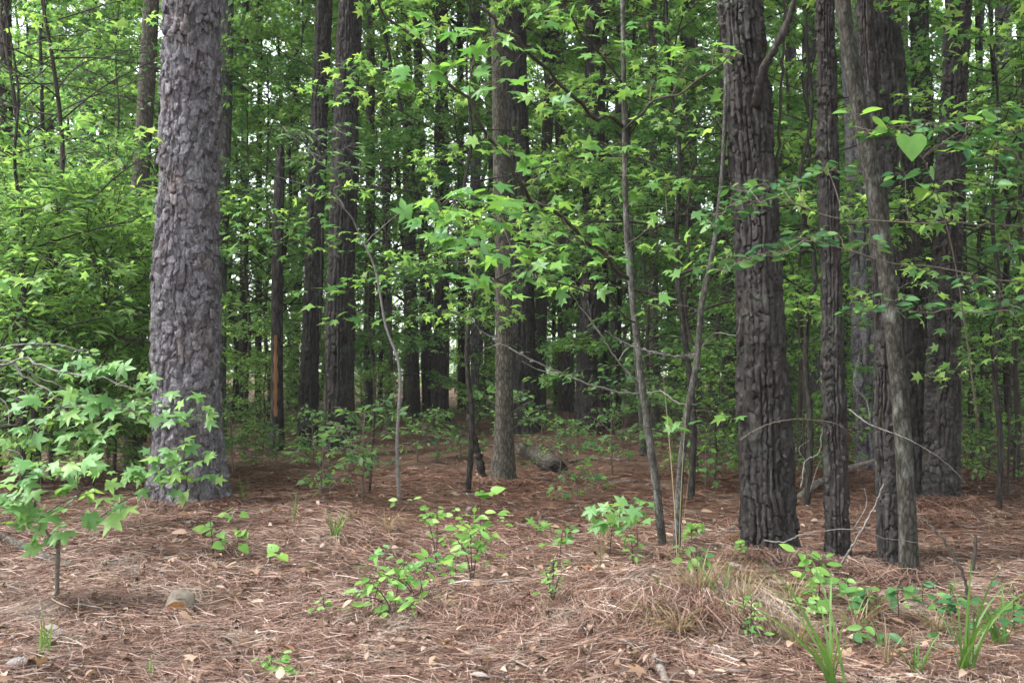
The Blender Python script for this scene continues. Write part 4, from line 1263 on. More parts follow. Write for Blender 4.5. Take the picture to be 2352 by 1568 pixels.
sprays(pl, [(1230, 640, 80, 9, 5.7), (1140, 660, 60, 6, 5.5), (1330, 660, 70, 7, 6), (1220, 610, 60, 6, 5.6), (1090, 645, 45, 5, 5.4), (1400, 590, 60, 6, 6.2),
            (1340, 240, 60, 6, 6.1), (1240, 230, 60, 6, 5.9), (1200, 120, 60, 6, 5.6), (1400, 340, 60, 6, 6.4), (1330, 60, 70, 8, 6.1), (1400, 120, 60, 6, 6.4), (1280, 20, 60, 6, 6), (1480, 60, 60, 6, 6.4),
            (1500, 200, 70, 8, 6.3), (1580, 150, 60, 6, 6.1), (1640, 120, 50, 5, 5.9), (1450, 420, 50, 5, 6.5), (1530, 430, 50, 5, 6.3), (1540, 500, 45, 4, 6.2)], 6.0, 0.098, 'star', LEAF_GUM_C, flat=0.45, toward=0.45)
# companion stems
b = hit(1552, 1288); d = b[1]
pl = Plant('hardwood_sapling', b, 'leaning mottled sapling stem crossing behind the branching sweetgum', 'sapling', wood=BARK_LICHEN)
pl.stem([b - [0, 0, 0.08], at(1560, 1120, d), at(1578, 950, d), at(1600, 830, d), at(1612, 700, d), at(1640, 560, d), at(1660, 380, d), at(1670, 100, d), at(1680, -150, d)], 0.025, 0.010, 40, 10, part='trunk')
pl.wood = TWIG
sprays(pl, [(1500, 700, 40, 4), (1580, 620, 50, 5), (1570, 970, 40, 5), (1680, 960, 35, 4)], d, 0.1, 'star', LEAF_GUM_C)
b = hit(1478, 1045); d = b[1]
pl = Plant('hardwood_sapling', b, 'short pale stem just left of the branching sweetgum', 'sapling', wood=TWIG_PALE)
pl.stem([b - [0, 0, 0.05], at(1474, 960, d), at(1466, 880, d), at(1455, 700, d), at(1450, 500, d)], 0.045, 0.02, 24, 8, part='trunk', mat=BARK_LICHEN)
pl.wood = TWIG
sprays(pl, [(1440, 870, 45, 6), (1410, 900, 30, 3), (1500, 930, 35, 4)], d - .2, 0.11, 'oval', LEAF_BLUE)


# dead pale branches
def dead_branch(label, pts, d0, r0, r1, twigs=(), mat=TWIG_PALE, lichen=0, name='dead_branch', cat='branch'):
    pp = [P3(p, d0) for p in pts]
    o = thing(name, pp[0], label, cat)
    path = smooth_path(pp, 8 * len(pp)); path[1:-1] += rng.normal(size=path[1:-1].shape) * (r0 * 0.4 if r0 < 0.015 else r0 * 0.08)
    mb = MB(); tube(mb, path, np.linspace(r0, r1, len(path)) * (1 + 0.12 * rng.normal(size=len(path))), 6, 0.1)
    s = link('stem', mb.mesh('stem', mat, pp[0]), o, pp[0])
    for t in twigs:
        tp = smooth_path([P3(p, d0) for p in t], 10); mb = MB(); tube(mb, tp, np.linspace(r0 * .6, r1 * .6, 10), 4, 0.08)
        link('twig', mb.mesh('twig', mat, tp[0]), o, tp[0])
    if lichen:
        mb = MB()
        for k in range(lichen):
            c = path[int(rng.integers(2, len(path) - 1))] + rng.normal(size=3) * r0 * 0.8
            P = c + rng.normal(size=(14, 3)) * r0 * 0.6
            scatter(mb, T_OVAL_LO, P, rng.normal(size=P.shape), rng.normal(size=P.shape), np.full(14, r0 * 2.2))
        lo = link('lichen', mb.mesh('lichen', TWIG_PALE, pp[0]), s, pp[0]); lo['kind'] = 'stuff'
    return o


dead_branch('pale dead branch sweeping down towards the branching sweetgum', [(1478, 905, 6.6), (1400, 895, 6.4), (1290, 858, 6.2), (1190, 810, 6.0), (1110, 762, 5.9), (1078, 728, 5.8)], 6.4, 0.0065, 0.002,
            [[(1190, 810, 6.0), (1150, 790, 6), (1120, 800, 6)], [(1290, 858, 6.2), (1240, 850, 6.2), (1200, 830, 6.1)]], lichen=8)
dead_branch('bare grey dead branch slanting up left from the branching sweetgum', [(1470, 880, 6.6), (1420, 830, 6.5), (1385, 775, 6.4), (1330, 700, 6.3), (1290, 640, 6.2)], 6.4, 0.006, 0.002,
            [[(1385, 775, 6.4), (1360, 740, 6.4), (1350, 690, 6.3)], [(1420, 830, 6.5), (1440, 800, 6.5), (1470, 790, 6.5)]])
dead_branch('crooked lichen-covered dead branch left of the thick furrowed pine', [(1612, 812, 6.3), (1560, 818, 6.3), (1500, 808, 6.3), (1440, 790, 6.3), (1390, 760, 6.2)], 6.3, 0.0075, 0.003,
            [[(1600, 815, 6.3), (1640, 765, 6.2), (1690, 770, 6.1), (1700, 730, 6.0)]], lichen=16)
dead_branch('thin dead branch right of the branching sweetgum at knee height', [(1480, 905, 6.6), (1520, 900, 6.5), (1560, 925, 6.4), (1600, 930, 6.3)], 6.5, 0.006, 0.002)
dead_branch('thin arching bare twig crossing the thick furrowed pine', [(1700, 1010, 5.6), (1740, 985, 5.6), (1800, 965, 5.6), (1880, 965, 5.6), (1940, 985, 5.6), (1990, 1050, 5.7)], 5.6, 0.0032, 0.0012, mat=TWIG)
dead_branch('pale wavy dead stick lying across the feet of the cluster', [(1755, 1240, 5.4), (1800, 1244, 5.35), (1850, 1225, 5.3), (1960, 1215, 5.3), (2030, 1235, 5.4), (2110, 1245, 5.5)], 5.4, 0.0042, 0.0015,
            [[(1960, 1215, 5.3), (1990, 1160, 5.3), (1985, 1120, 5.3)]])
dead_branch('long thin bare twig slanting across the right-hand cluster', [(1950, 940, 5.4), (2000, 975, 5.3), (2090, 1010, 5.2), (2170, 1060, 5.2), (2220, 1110, 5.2)], 5.3, 0.003, 0.0012,
            [[(2000, 975, 5.3), (1990, 920, 5.3), (1960, 880, 5.3), (1975, 810, 5.3)]])
dead_branch('dark curved dead stem arching down right of the lichen-streaked stem', [(2220, 1400, 5.0), (2215, 1330, 5.0), (2180, 1260, 5.05), (2140, 1210, 5.1), (2110, 1185, 5.2)], 5.0, 0.010, 0.005, mat=TWIG_DARK)
dead_branch('slanting pale stick leaning against the slim straight pine', [(1930, 1300, 5.7), (1965, 1240, 5.6), (2000, 1180, 5.6), (2030, 1110, 5.6)], 5.7, 0.0065, 0.003)
dead_branch('dark branch growing up from the thick furrowed pine', [(1735, 240, 6.05), (1750, 170, 5.95), (1780, 110, 5.9), (1812, 40, 5.9), (1835, -40, 5.9)], 6.0, 0.026, 0.018, mat=BARK_DARK)
dead_branch('thin dark vine stem rising beside the thick furrowed pine', [(1782, 420, 6.3), (1795, 200, 6.3), (1803, 0, 6.3), (1805, -80, 6.3)], 6.3, 0.010, 0.008, mat=TWIG_DARK, name='vine_stem', cat='vine')
dead_branch('broken dark dead stem leaning left of the grey-brown hardwood', [(1108, 1095, 10.6), (1098, 1040, 10.6), (1082, 985, 10.6), (1078, 955, 10.6)], 10.6, 0.045, 0.03, mat=BARK_DARK)
dead_branch('leaning dark dead stem above the far pines at centre', [(985, 700, 17), (975, 560, 17), (950, 400, 17), (925, 270, 17), (905, 180, 17), (880, 60, 17)], 17, 0.05, 0.03, mat=BARK_DARK)
dead_branch('white weathered twig tangle behind the slim straight pine', [(1840, 1120, 7.0), (1850, 1060, 7.0), (1880, 1040, 7.0), (1888, 990, 7.0), (1895, 950, 7.0)], 7.0, 0.0055, 0.002,
            [[(1850, 1060, 7), (1835, 1030, 7), (1860, 1010, 7)], [(1860, 1130, 7), (1875, 1080, 7), (1890, 1040, 7)]])

# thin pale sapling in front of the leaning pair
b = hit(918, 1152); d = b[1]
pl = Plant('pale_sapling', b, 'thin pale sapling bending left in front of the leaning pair', 'sapling', wood=TWIG_PALE)
pl.stem([b - [0, 0, 0.05], at(912, 1020, d), at(918, 850, d), at(885, 745, d), at(862, 620, d), at(822, 530, d), at(800, 490, d - .1), at(740, 440, d - .3), at(612, 398, d - .6)], 0.017, 0.0025, 50, 8, part='trunk')
pl.stem([at(790, 478, d - .1), at(770, 440, d - .1), at(778, 410, d - .1), at(730, 370, d - .2), at(650, 290, d - .3)], 0.009, 0.003, 20, part='branch')
pl.stem([at(838, 560, d), at(880, 520, d), at(930, 480, d)], 0.006, 0.002, 10, part='branch')
sprays(pl, [(700, 310, 60, 14), (760, 300, 60, 16), (790, 340, 50, 12), (740, 360, 60, 14), (680, 370, 50, 10), (810, 390, 50, 10), (650, 300, 40, 8), (760, 390, 50, 10), (850, 590, 40, 3), (820, 560, 30, 2)], d - .2, 0.075, 'lance', CROWN_MID, twr=0.0018)
b = hit(1180, 1010)
for lab, lst, dd, sz in [('low leafy sapling spreading pale leaves across the foot of the leaning pair', [(740, 670, 60, 7), (800, 655, 60, 7), (850, 660, 50, 6), (790, 720, 60, 7), (850, 740, 40, 4)], 9.5, 0.12),
                         ('leafy sapling with flat layers crossing the broken snag', [(560, 560, 80, 12), (650, 550, 80, 12), (740, 545, 80, 12), (800, 560, 60, 9), (600, 500, 60, 8), (700, 510, 60, 8)], 11.5, 0.13)]:
    u0 = lst[2][0]
    bb = np.array([(u0 - 1176) / F * dd, dd, 0]); bb[2] = float(ground_z(bb[0], bb[1]))
    pl = Plant('leafy_sapling', bb, lab, 'sapling', wood=TWIG_DARK)
    pl.stem([bb, at(u0 + 10, 900, dd), at(u0 - 5, 750, dd), at(u0, lst[2][1] - 40, dd)], 0.012, 0.004)
    sprays(pl, lst, dd, sz, 'star', LEAF_GUM_C, flat=0.3, toward=0.4)

# oval-leaved branches hanging across the right-hand trunks
b = hit(2480, 1150)
pl = Plant('oval_leaved_tree', b, 'dark oval-leaved branches reaching in from the right edge across the cluster', 'tree', wood=TWIG)
pl.stem([b - [0, 0, .05], at(2490, 900, 5.4), at(2470, 650, 5.0), at(2420, 480, 4.9)], 0.03, 0.012, part='trunk', mat=BARK_DARK)
pl.stem([at(2430, 500, 4.9), at(2300, 520, 4.8), at(2150, 520, 4.7), at(1950, 510, 4.6), at(1800, 460, 4.5), at(1690, 480, 4.5), at(1640, 520, 4.5)], 0.0045, 0.0015, 30, part='branch')
pl.stem([at(2470, 650, 5.0), at(2300, 640, 4.8), at(2100, 600, 4.7), at(1900, 560, 4.6), at(1760, 590, 4.5), at(1640, 620, 4.5)], 0.004, 0.0015, 30, part='branch')
pl.stem([at(2420, 480, 4.9), at(2330, 360, 4.8), at(2250, 300, 4.8), at(2100, 290, 4.8)], 0.006, 0.002, 20, part='branch')
pl.stem([at(2480, 760, 5.1), at(2300, 720, 4.9), at(2120, 700, 4.8), at(1960, 720, 4.7)], 0.005, 0.002, 20, part='branch')
sprays(pl, [(1660, 495, 40, 8), (1720, 470, 45, 9), (1770, 430, 45, 8), (1700, 440, 40, 7), (1830, 420, 50, 8), (1900, 390, 50, 7), (1640, 525, 30, 4), (1690, 600, 40, 7), (1750, 585, 40, 7), (1800, 570, 45, 7), (1660, 620, 30, 4), (1850, 550, 50, 7),
            (1920, 540, 50, 7), (1990, 560, 45, 6), (2060, 300, 50, 6), (2150, 290, 50, 7), (2220, 320, 50, 7), (2280, 360, 60, 9), (2330, 300, 50, 8), (2300, 250, 50, 7), (2200, 470, 40, 5), (2250, 420, 50, 7), (2330, 470, 50, 8), (2320, 560, 50, 7), (2230, 640, 50, 6),
            (2050, 690, 45, 5), (1970, 720, 45, 5), (2120, 710, 45, 5), (2310, 700, 50, 7), (2340, 400, 40, 6), (2000, 300, 40, 4), (2080, 400, 40, 4)], 4.7, 0.058, 'oval', LEAF_BLUE, flat=0.45, toward=0.5, more=2.3, twr=0.0016)
# grape-leaf vine with the one sunlit heart leaf
b = hit(2110, 1130)
pl = Plant('grape_vine', b, 'vine with broad heart leaves, one bright, hanging before the cluster', 'vine', wood=TWIG)
pl.stem([at(2250, 1000, 5.4), at(2200, 640, 5.0), at(2150, 440, 4.8), at(2090, 330, 4.7), at(1960, 290, 4.8)], 0.004, 0.002, 24)
sprays(pl, [(2130, 385, 25, 2), (2115, 430, 25, 2), (2040, 290, 40, 4), (1965, 265, 25, 2), (2170, 330, 40, 3), (2240, 280, 30, 2)], 4.7, 0.085, 'heart', LEAF_GUM_C, toward=0.6)
pp = at(2090, 308, 4.6)
tw = pl.spray(pp, (0.02, 0.02, 0.02), 1, 0.05, 'heart', LEAF_GUM_C)
lo = link('leaf', leaf_mesh('heart', LEAF_BRIGHT), tw, pp, rotm((0.0, -0.35, -1.0), (0, -1.0, 0.3), (0.15, 0.13, 0.13)))
lo['label'] = 'bright sunlit heart-shaped leaf'
print('near plants done', len(bpy.data.objects))


# ------------------------------------------------------------------ seedlings, tufts and litter on the floor
def seedling(u, v, h, n0, size, shape, mat, label, name='seedling', cat='seedling', stems=1, lean=0.1, wood=TWIG_DARK, spread=0.6, top=0.35, group=None, twr=0.0012, **kw):
    """h in picture units"""
    b = hit(u, v); d = b[1]; H = h / F * d
    pl = Plant(name, b, label, cat, group, wood)
    for s in range(stems):
        a = rng.random() * 6.28; L = np.array([math.cos(a), math.sin(a) * .5, 0]) * H * lean * (1 + s * 0.8)
        pl.stem([b - [0, 0, 0.01], b + L * 0.3 + [0, 0, H * 0.4], b + L + [0, 0, H * (1 - 0.15 * s)]], 0.0035, 0.0015, 8, 5)
    n = int(n0 * 1.5) if n0 > 6 else n0
    nsp = max(1, n // 4)
    for k in range(nsp):
        f = top + (1 - top) * (k + 0.5) / nsp
        c = b + np.array([rng.normal() * spread * H * 0.35, rng.normal() * spread * H * 0.25, H * f])
        R = H * spread * 0.35
        pl.spray(c, (R, R, R * 0.5), max(1, n // nsp), size, shape, mat, twr=twr, **kw)
    return pl


seedling(490, 1282, 120, 10, 0.062, 'heart', LEAF_BRIGHT, 'wispy seedling with few heart leaves below the massive pine', spread=0.7, top=0.1)
seedling(545, 1250, 40, 4, 0.06, 'heart', LEAF_BRIGHT, 'low heart-leaved sprout right of the wispy seedling', spread=1.2)
seedling(618, 1312, 55, 4, 0.065, 'heart', LEAF_BRIGHT, 'upright bright three-leaved sprout left of centre foreground')
seedling(1003, 1300, 150, 30, 0.055, 'oval', LEAF_BRIGHT, 'twiggy bush with small oval leaves in centre foreground', 'small_bush', 'bush', 2, spread=0.45)
seedling(1085, 1345, 170, 52, 0.06, 'oval', LEAF_BRIGHT, 'taller dark-stemmed bush with pale oval leaves in centre foreground', 'small_bush', 'bush', 3, spread=0.5)
seedling(1105, 1245, 160, 5, 0.085, 'heart', LEAF_BRIGHT, 'thin seedling with a few large heart leaves behind the centre bushes', spread=0.3, lean=0.03)
seedling(905, 1420, 110, 50, 0.05, 'oval', LEAF_BRIGHT, 'dense low bright green bush in centre foreground', 'small_bush', 'bush', 4, spread=1.15, lean=0.4, top=0.15)
seedling(960, 1385, 110, 34, 0.055, 'oval', LEAF_GUM_C, 'blue-green low bush right behind the bright green one', 'small_bush', 'bush', 3, spread=1.0, lean=0.4)
seedling(880, 1345, 60, 6, 0.10, 'lance', LEAF_GUM_C, 'sprout with long narrow leaves above the bright green bush', spread=0.8)
seedling(1285, 1300, 80, 6, 0.05, 'heart', LEAF_GUM_C, 'small sprout with rounded leaves right of the centre bushes')
seedling(1232, 1240, 50, 6, 0.075, 'star', LEAF_GUM_C, 'small star-leaved seedling in the middle of the clearing edge')
seedling(1400, 1285, 110, 14, 0.105, 'star', LEAF_GUM, 'low sweetgum seedling with broad star leaves left of the branching sweetgum', 'sweetgum_seedling', spread=0.7, top=0.6)
seedling(1465, 1270, 120, 12, 0.105, 'star', LEAF_GUM, 'broad-leaved sweetgum seedling touching the branching sweetgum', 'sweetgum_seedling', spread=0.7, top=0.6)
seedling(1455, 1310, 90, 16, 0.06, 'lance', LEAF_GUM_C, 'feathery seedling in front of the broad star-leaved ones', spread=0.4)
seedling(1590, 1250, 50, 10, 0.07, 'star', LEAF_BRIGHT, 'bright small-leaved sprout between the branching sweetgum and the furrowed pine')
seedling(1630, 1130, 120, 14, 0.08, 'oval', LEAF_GUM_C, 'leafy seedling left of the thick furrowed pine', spread=0.6)
seedling(1720, 1300, 60, 10, 0.05, 'oval', LEAF_BRIGHT, 'pale small-leaved sprout at the foot of the thick furrowed pine')
seedling(1880, 1390, 120, 18, 0.062, 'oval', LEAF_BRIGHT, 'pale green seedling between the furrowed pine and the slim pine', 'pale_seedling', spread=0.55)
seedling(1870, 1420, 60, 8, 0.05, 'heart', LEAF_BRIGHT, 'low heart-leaved sprout in front of the slim pine')
seedling(1985, 1445, 75, 10, 0.07, 'oval', LEAF_BLUE, 'creeper with broad leaflets beside the lichen-streaked stem', 'creeper', 'plant', spread=0.8, top=0.7, toward=0.6)
seedling(2065, 1440, 90, 10, 0.06, 'oval', LEAF_BLUE, 'dark green creeper at the foot of the lichen-streaked stem', 'creeper', 'plant', spread=0.7, top=0.6, toward=0.6)
seedling(2010, 1500, 60, 8, 0.06, 'oval', LEAF_BLUE, 'creeper sprout near the bottom edge right of the tall grass', 'creeper', 'plant', spread=0.8, top=0.6, toward=0.6)
seedling(2240, 1490, 90, 14, 0.055, 'oval', LEAF_BLUE, 'shaded leafy creeper in the lower right corner', 'creeper', 'plant', spread=1.2)
seedling(2330, 1470, 120, 16, 0.055, 'oval', LEAF_BLUE, 'dark leafy sprout cut by the lower right edge', 'creeper', 'plant', spread=0.9)
seedling(2120, 1410, 70, 8, 0.06, 'oval', LEAF_BLUE, 'dark low leaves right of the lichen-streaked stem', 'creeper', 'plant', spread=1.2)
seedling(1270, 1400, 120, 30, 0.035, 'lance', LEAF_GUM_C, 'feathery dark green weed in the straw right of centre', 'weed', 'weed', 3, spread=0.35, top=0.15)
seedling(1725, 1480, 110, 20, 0.045, 'lance', LEAF_GUM_C, 'fine-leaved weed in the straw below the furrowed pine', 'weed', 'weed', 2, spread=0.35, top=0.15)
seedling(745, 1415, 40, 8, 0.035, 'oval', LEAF_BRIGHT, 'tiny bright sprout left of the bright green bush', 'sprout', 'sprout', spread=1.0)
seedling(620, 1560, 45, 14, 0.042, 'oval', LEAF_BRIGHT, 'bright clover-like patch at the bottom edge left of centre', 'sprout', 'sprout', 2, spread=1.6)
seedling(690, 1562, 30, 10, 0.04, 'oval', LEAF_BRIGHT, 'bright low sprout at the bottom edge next to the clover-like patch', 'sprout', 'sprout', 2, spread=1.8)
seedling(735, 1130, 190, 18, 0.06, 'heart', LEAF_GUM_C, 'tall thin climber with scattered heart leaves before the leaning pair', 'climber', 'plant', lean=0.12, spread=0.3)
seedling(2080, 1075, 60, 10, 0.07, 'oval', LEAF_BLUE, 'dark leaves on the lichen-streaked stem at knee height', 'creeper', 'plant', spread=1.0)
# low green plants across the clearing
spots = [(560, 1060), (600, 1075), (540, 1090), (640, 1080), (690, 1065), (730, 1070), (800, 1090), (560, 1030), (830, 1150), (735, 1150), (1060, 1060), (1000, 1055), (950, 1060), (860, 1080), (1300, 1060), (1280, 1110), (1320, 1155),
         (1400, 1090), (1240, 1030), (1440, 1060), (1560, 1040), (1600, 1060), (1640, 1040), (1610, 1120), (1650, 1090), (1870, 1060), (1850, 1080), (2230, 1060), (2280, 1090), (2320, 1040), (2250, 1110), (620, 1010), (590, 1000), (880, 1010), (1080, 1010), (1540, 1000),
         (1720, 1040), (230, 1050), (290, 1060), (180, 1080), (240, 1090), (1170, 1060), (1340, 1040), (990, 1010), (1440, 1010), (1900, 1030), (2040, 1060), (2330, 1110), (2290, 1010), (530, 1015)]
for k, (u, v) in enumerate(spots):
    b = hit(u + rng.normal() * 8, v)
    place('sprout', k, b[0], b[1], 'small leafy sprout in the straw ' + beside(b[0], b[1]), 'sprout', 'sprouts across the clearing', rng.uniform(0.7, 1.4), name='sprout')


def tuft(u, v, h, n, label, mat=GRASS_M, spread=0.5, w=0.006, name='grass_tuft', droop=0.5, lean=0.0):
    b = hit(u, v); d = b[1]; H = h / F * d
    o = thing(name, b, label, 'grass')
    for k in range(n):
        a = rng.random() * 6.28; L = H * rng.uniform(0.6, 1.15); sp = spread * rng.uniform(0.3, 1.0)
        dirx = math.cos(a) * sp + lean; diry = math.sin(a) * sp * 0.7
        t = np.linspace(0, 1, 7)
        c = np.stack([dirx * L * t ** 1.4, diry * L * t ** 1.4, L * (t - droop * sp * t ** 2.4)], -1) + rng.normal(size=3) * np.array([0.012, 0.012, 0])
        side = np.array([-math.sin(a), math.cos(a), 0.0]); side = side if abs(side[0]) > 0.3 else np.array([0.8, 0.3, 0])
        ww = (w * (1 - t ** 3) + 0.0006)[:, None] / 2
        v3 = np.concatenate([c - side * ww, c + [0, 0, -0.0012] , c + side * ww])
        m_ = 7; q = [(i + s * m_, i + 1 + s * m_, i + 1 + (s + 1) * m_, i + (s + 1) * m_) for i in range(m_ - 1) for s in (0, 1)]
        mb = MB(); mb.add(v3, None, q)
        link('blade', mb.mesh('blade', mat), o, b)
    return o


tuft(770, 1240, 85, 16, 'green grass tuft in the straw right of the massive pine', w=0.007, spread=0.7)
tuft(560, 1150, 65, 9, 'grass tuft at the right foot of the massive pine', w=0.006)
tuft(675, 1195, 70, 6, 'slim yellowish grass tuft between the massive pine and the green tuft', w=0.005, spread=0.25)
tuft(100, 1520, 110, 6, 'tall thin grass blades near the lower left corner', w=0.007, spread=0.25)
tuft(345, 1566, 60, 3, 'few grass blades at the bottom edge left of centre', w=0.006, spread=0.15)
tuft(845, 1370, 60, 7, 'pale grass blades left of the bright green bush', w=0.006)
tuft(1165, 1110, 60, 18, 'grass growing round the foot of the grey-brown hardwood', w=0.007)
tuft(1380, 1310, 130, 14, 'wispy pale grass left of the broad star-leaved seedlings', GRASS_DRY, w=0.003, spread=0.4)
tuft(890, 1230, 80, 44, 'dry yellowish grass clump left of the centre bushes', GRASS_DRY, w=0.003, spread=1.0)
tuft(1610, 1390, 148, 78, 'dry straw-coloured grass clump below the branching sweetgum', GRASS_DRY, w=0.0035, spread=1.0)
tuft(1710, 1420, 135, 52, 'brownish dry grass clump below the furrowed pine', GRASS_DRY, w=0.0035, spread=0.9)
tuft(1660, 1400, 110, 6, 'green grass blades among the dry clumps below the furrowed pine', w=0.012, spread=0.5)
tuft(1530, 1370, 60, 4, 'broad green blade arching over the straw below the branching sweetgum', w=0.014, spread=1.2, lean=-0.4)
tuft(1915, 1600, 340, 18, 'tall bright grass blades at the bottom edge below the slim pine', w=0.009, spread=0.7, lean=-0.25)
tuft(2215, 1560, 290, 20, 'tall green grass clump in the lower right corner', w=0.009, spread=0.7, lean=0.25)
tuft(2110, 1570, 150, 14, 'low grass blades at the bottom edge left of the corner clump', w=0.007, spread=0.9)
tuft(1780, 1480, 162, 15, 'wispy dry grass between the fine-leaved weed and the tall blades', GRASS_DRY, w=0.0035, spread=0.7)
tuft(2040, 1540, 148, 18, 'thin dry grass at the bottom edge among the green blades', GRASS_DRY, w=0.0035, spread=0.7)
tuft(1500, 1430, 108, 52, 'drooping dry grass clump hanging over the straw mound right of centre', GRASS_DRY, w=0.0035, spread=1.2, droop=0.9)
tuft(1560, 1470, 121, 59, 'brown dry grass clump low on the mound near the bottom edge', GRASS_DRY, w=0.0035, spread=1.2, droop=0.9)
tuft(1830, 1500, 121, 46, 'dry grass clump left of the tall bright blades', GRASS_DRY, w=0.0035, spread=1.0)
tuft(1965, 1470, 121, 39, 'dry wispy grass behind the tall bright blades', GRASS_DRY, w=0.0035, spread=0.9)
tuft(2150, 1470, 108, 39, 'dry grass clump behind the corner grass', GRASS_DRY, w=0.0035, spread=1.0)
tuft(1690, 1360, 90, 40, 'dry grass fringe at the left foot of the furrowed pine', GRASS_DRY, w=0.003, spread=1.0)
tuft(1820, 1400, 110, 40, 'tangled dry grass between the furrowed pine and the slim pine', GRASS_DRY, w=0.003, spread=1.0)
tuft(2010, 1420, 100, 40, 'tangled dry grass before the lichen-streaked stem', GRASS_DRY, w=0.003, spread=1.0)
tuft(2300, 1500, 170, 16, 'green grass blades cut by the lower right corner', w=0.008, spread=0.7)
tuft(1690, 1450, 130, 7, 'few long green blades on the straw mound', w=0.008, spread=0.6)
seedling(1600, 1330, 70, 14, 0.05, 'oval', LEAF_GUM_C, 'leafy weed on top of the straw mound', 'weed', 'weed', 2, spread=0.8)
seedling(1950, 1400, 70, 14, 0.055, 'oval', LEAF_GUM_C, 'leafy weed at the foot of the slim pine', 'weed', 'weed', 2, spread=0.9)
seedling(2180, 1440, 80, 16, 0.055, 'oval', LEAF_BLUE, 'dark leafy weed behind the corner grass', 'weed', 'weed', 2, spread=0.9)
seedling(1300, 1270, 60, 12, 0.05, 'oval', LEAF_GUM_C, 'small leafy weed left of the broad star-leaved seedlings', 'weed', 'weed', 2, spread=0.8)
tuft(430, 1330, 40, 10, 'little wiry grass tuft behind the tan stone', GRASS_DRY, w=0.002)
tuft(1560, 1330, 445, 3, 'long pale dry stalks standing before the branching sweetgum', GRASS_DRY, w=0.004, spread=0.25, lean=-0.12)
for k, (u, v) in enumerate([(650, 1110), (820, 1110), (1020, 1130), (1290, 1180), (1480, 1130), (2250, 1180), (2300, 1250), (1000, 1090), (1430, 1150)]):
    pass


# fallen wood
def log(label, pts, r0, r1, mat=DEADWOOD, name='fallen_log', cat='log', seg=12, rough=0.08, sink=0.3, jag=True):
    """pts on the floor: (u, v)"""
    pp = []
    for k, p in enumerate(pts):
        q = hit(p[0], p[1]); rr = r0 + (r1 - r0) * k / (len(pts) - 1)
        q[2] += rr * (1 - sink) + (p[2] if len(p) > 2 else 0); pp.append(q)
    path = smooth_path(pp, 10 * len(pp)); path[1:-1] += rng.normal(size=path[1:-1].shape) * r0 * 0.06
    o = thing(name, path[0], label, cat)
    mb = MB(); tube(mb, path, np.linspace(r0, r1, len(path)) * (1 + 0.05 * rng.normal(size=len(path))), seg, rough)
    link('stem', mb.mesh('stem', mat, path[0]), o, path[0])
    return o, path


log('weathered log poking in at the left edge behind the sapling', [(-60, 1212), (30, 1255), (110, 1290), (170, 1312)], 0.032, 0.024, BARK_OAK)
lg, path = log('rotting broken log lying right of the grey-brown hardwood', [(1200, 1042), (1235, 1060), (1275, 1085)], 0.09, 0.10, BARK_OAK, rough=0.16)
mb = MB()
ph_ = np.linspace(0, 6.283, 16, endpoint=False)
dirl = path[-1] - path[-3]; dirl /= np.linalg.norm(dirl); sx_ = np.cross(dirl, [0, 0, 1]); sx_ /= np.linalg.norm(sx_); sy_ = np.cross(sx_, dirl)
rim = path[-1] + 0.10 * (np.cos(ph_)[:, None] * sx_ + np.sin(ph_)[:, None] * sy_)
tipr = rim + dirl * (0.04 + 0.16 * rng.random(16))[:, None] - 0.012 * (np.cos(ph_)[:, None] * sx_ + np.sin(ph_)[:, None] * sy_)
mb.add(np.vstack([rim, tipr, path[-1] - dirl * 0.02]), [(16 + k, 16 + (k + 1) % 16, 32) for k in range(16)], [(k, (k + 1) % 16, 16 + (k + 1) % 16, 16 + k) for k in range(16)])
link('splintered_end', mb.mesh('splintered_end', GROOVE, path[-1]), lg, path[-1])
log('straw-covered old log beside the stout pine', [(1235, 972), (1290, 975), (1345, 978)], 0.14, 0.13, FLOOR, rough=0.1)
log('fallen branch propped behind the slim straight pine', [(1835, 1150, 0.0), (1880, 1125, 0.05), (1950, 1108, 0.12), (2025, 1098, 0.18)], 0.035, 0.022, DEADWOOD, name='fallen_branch', cat='branch')
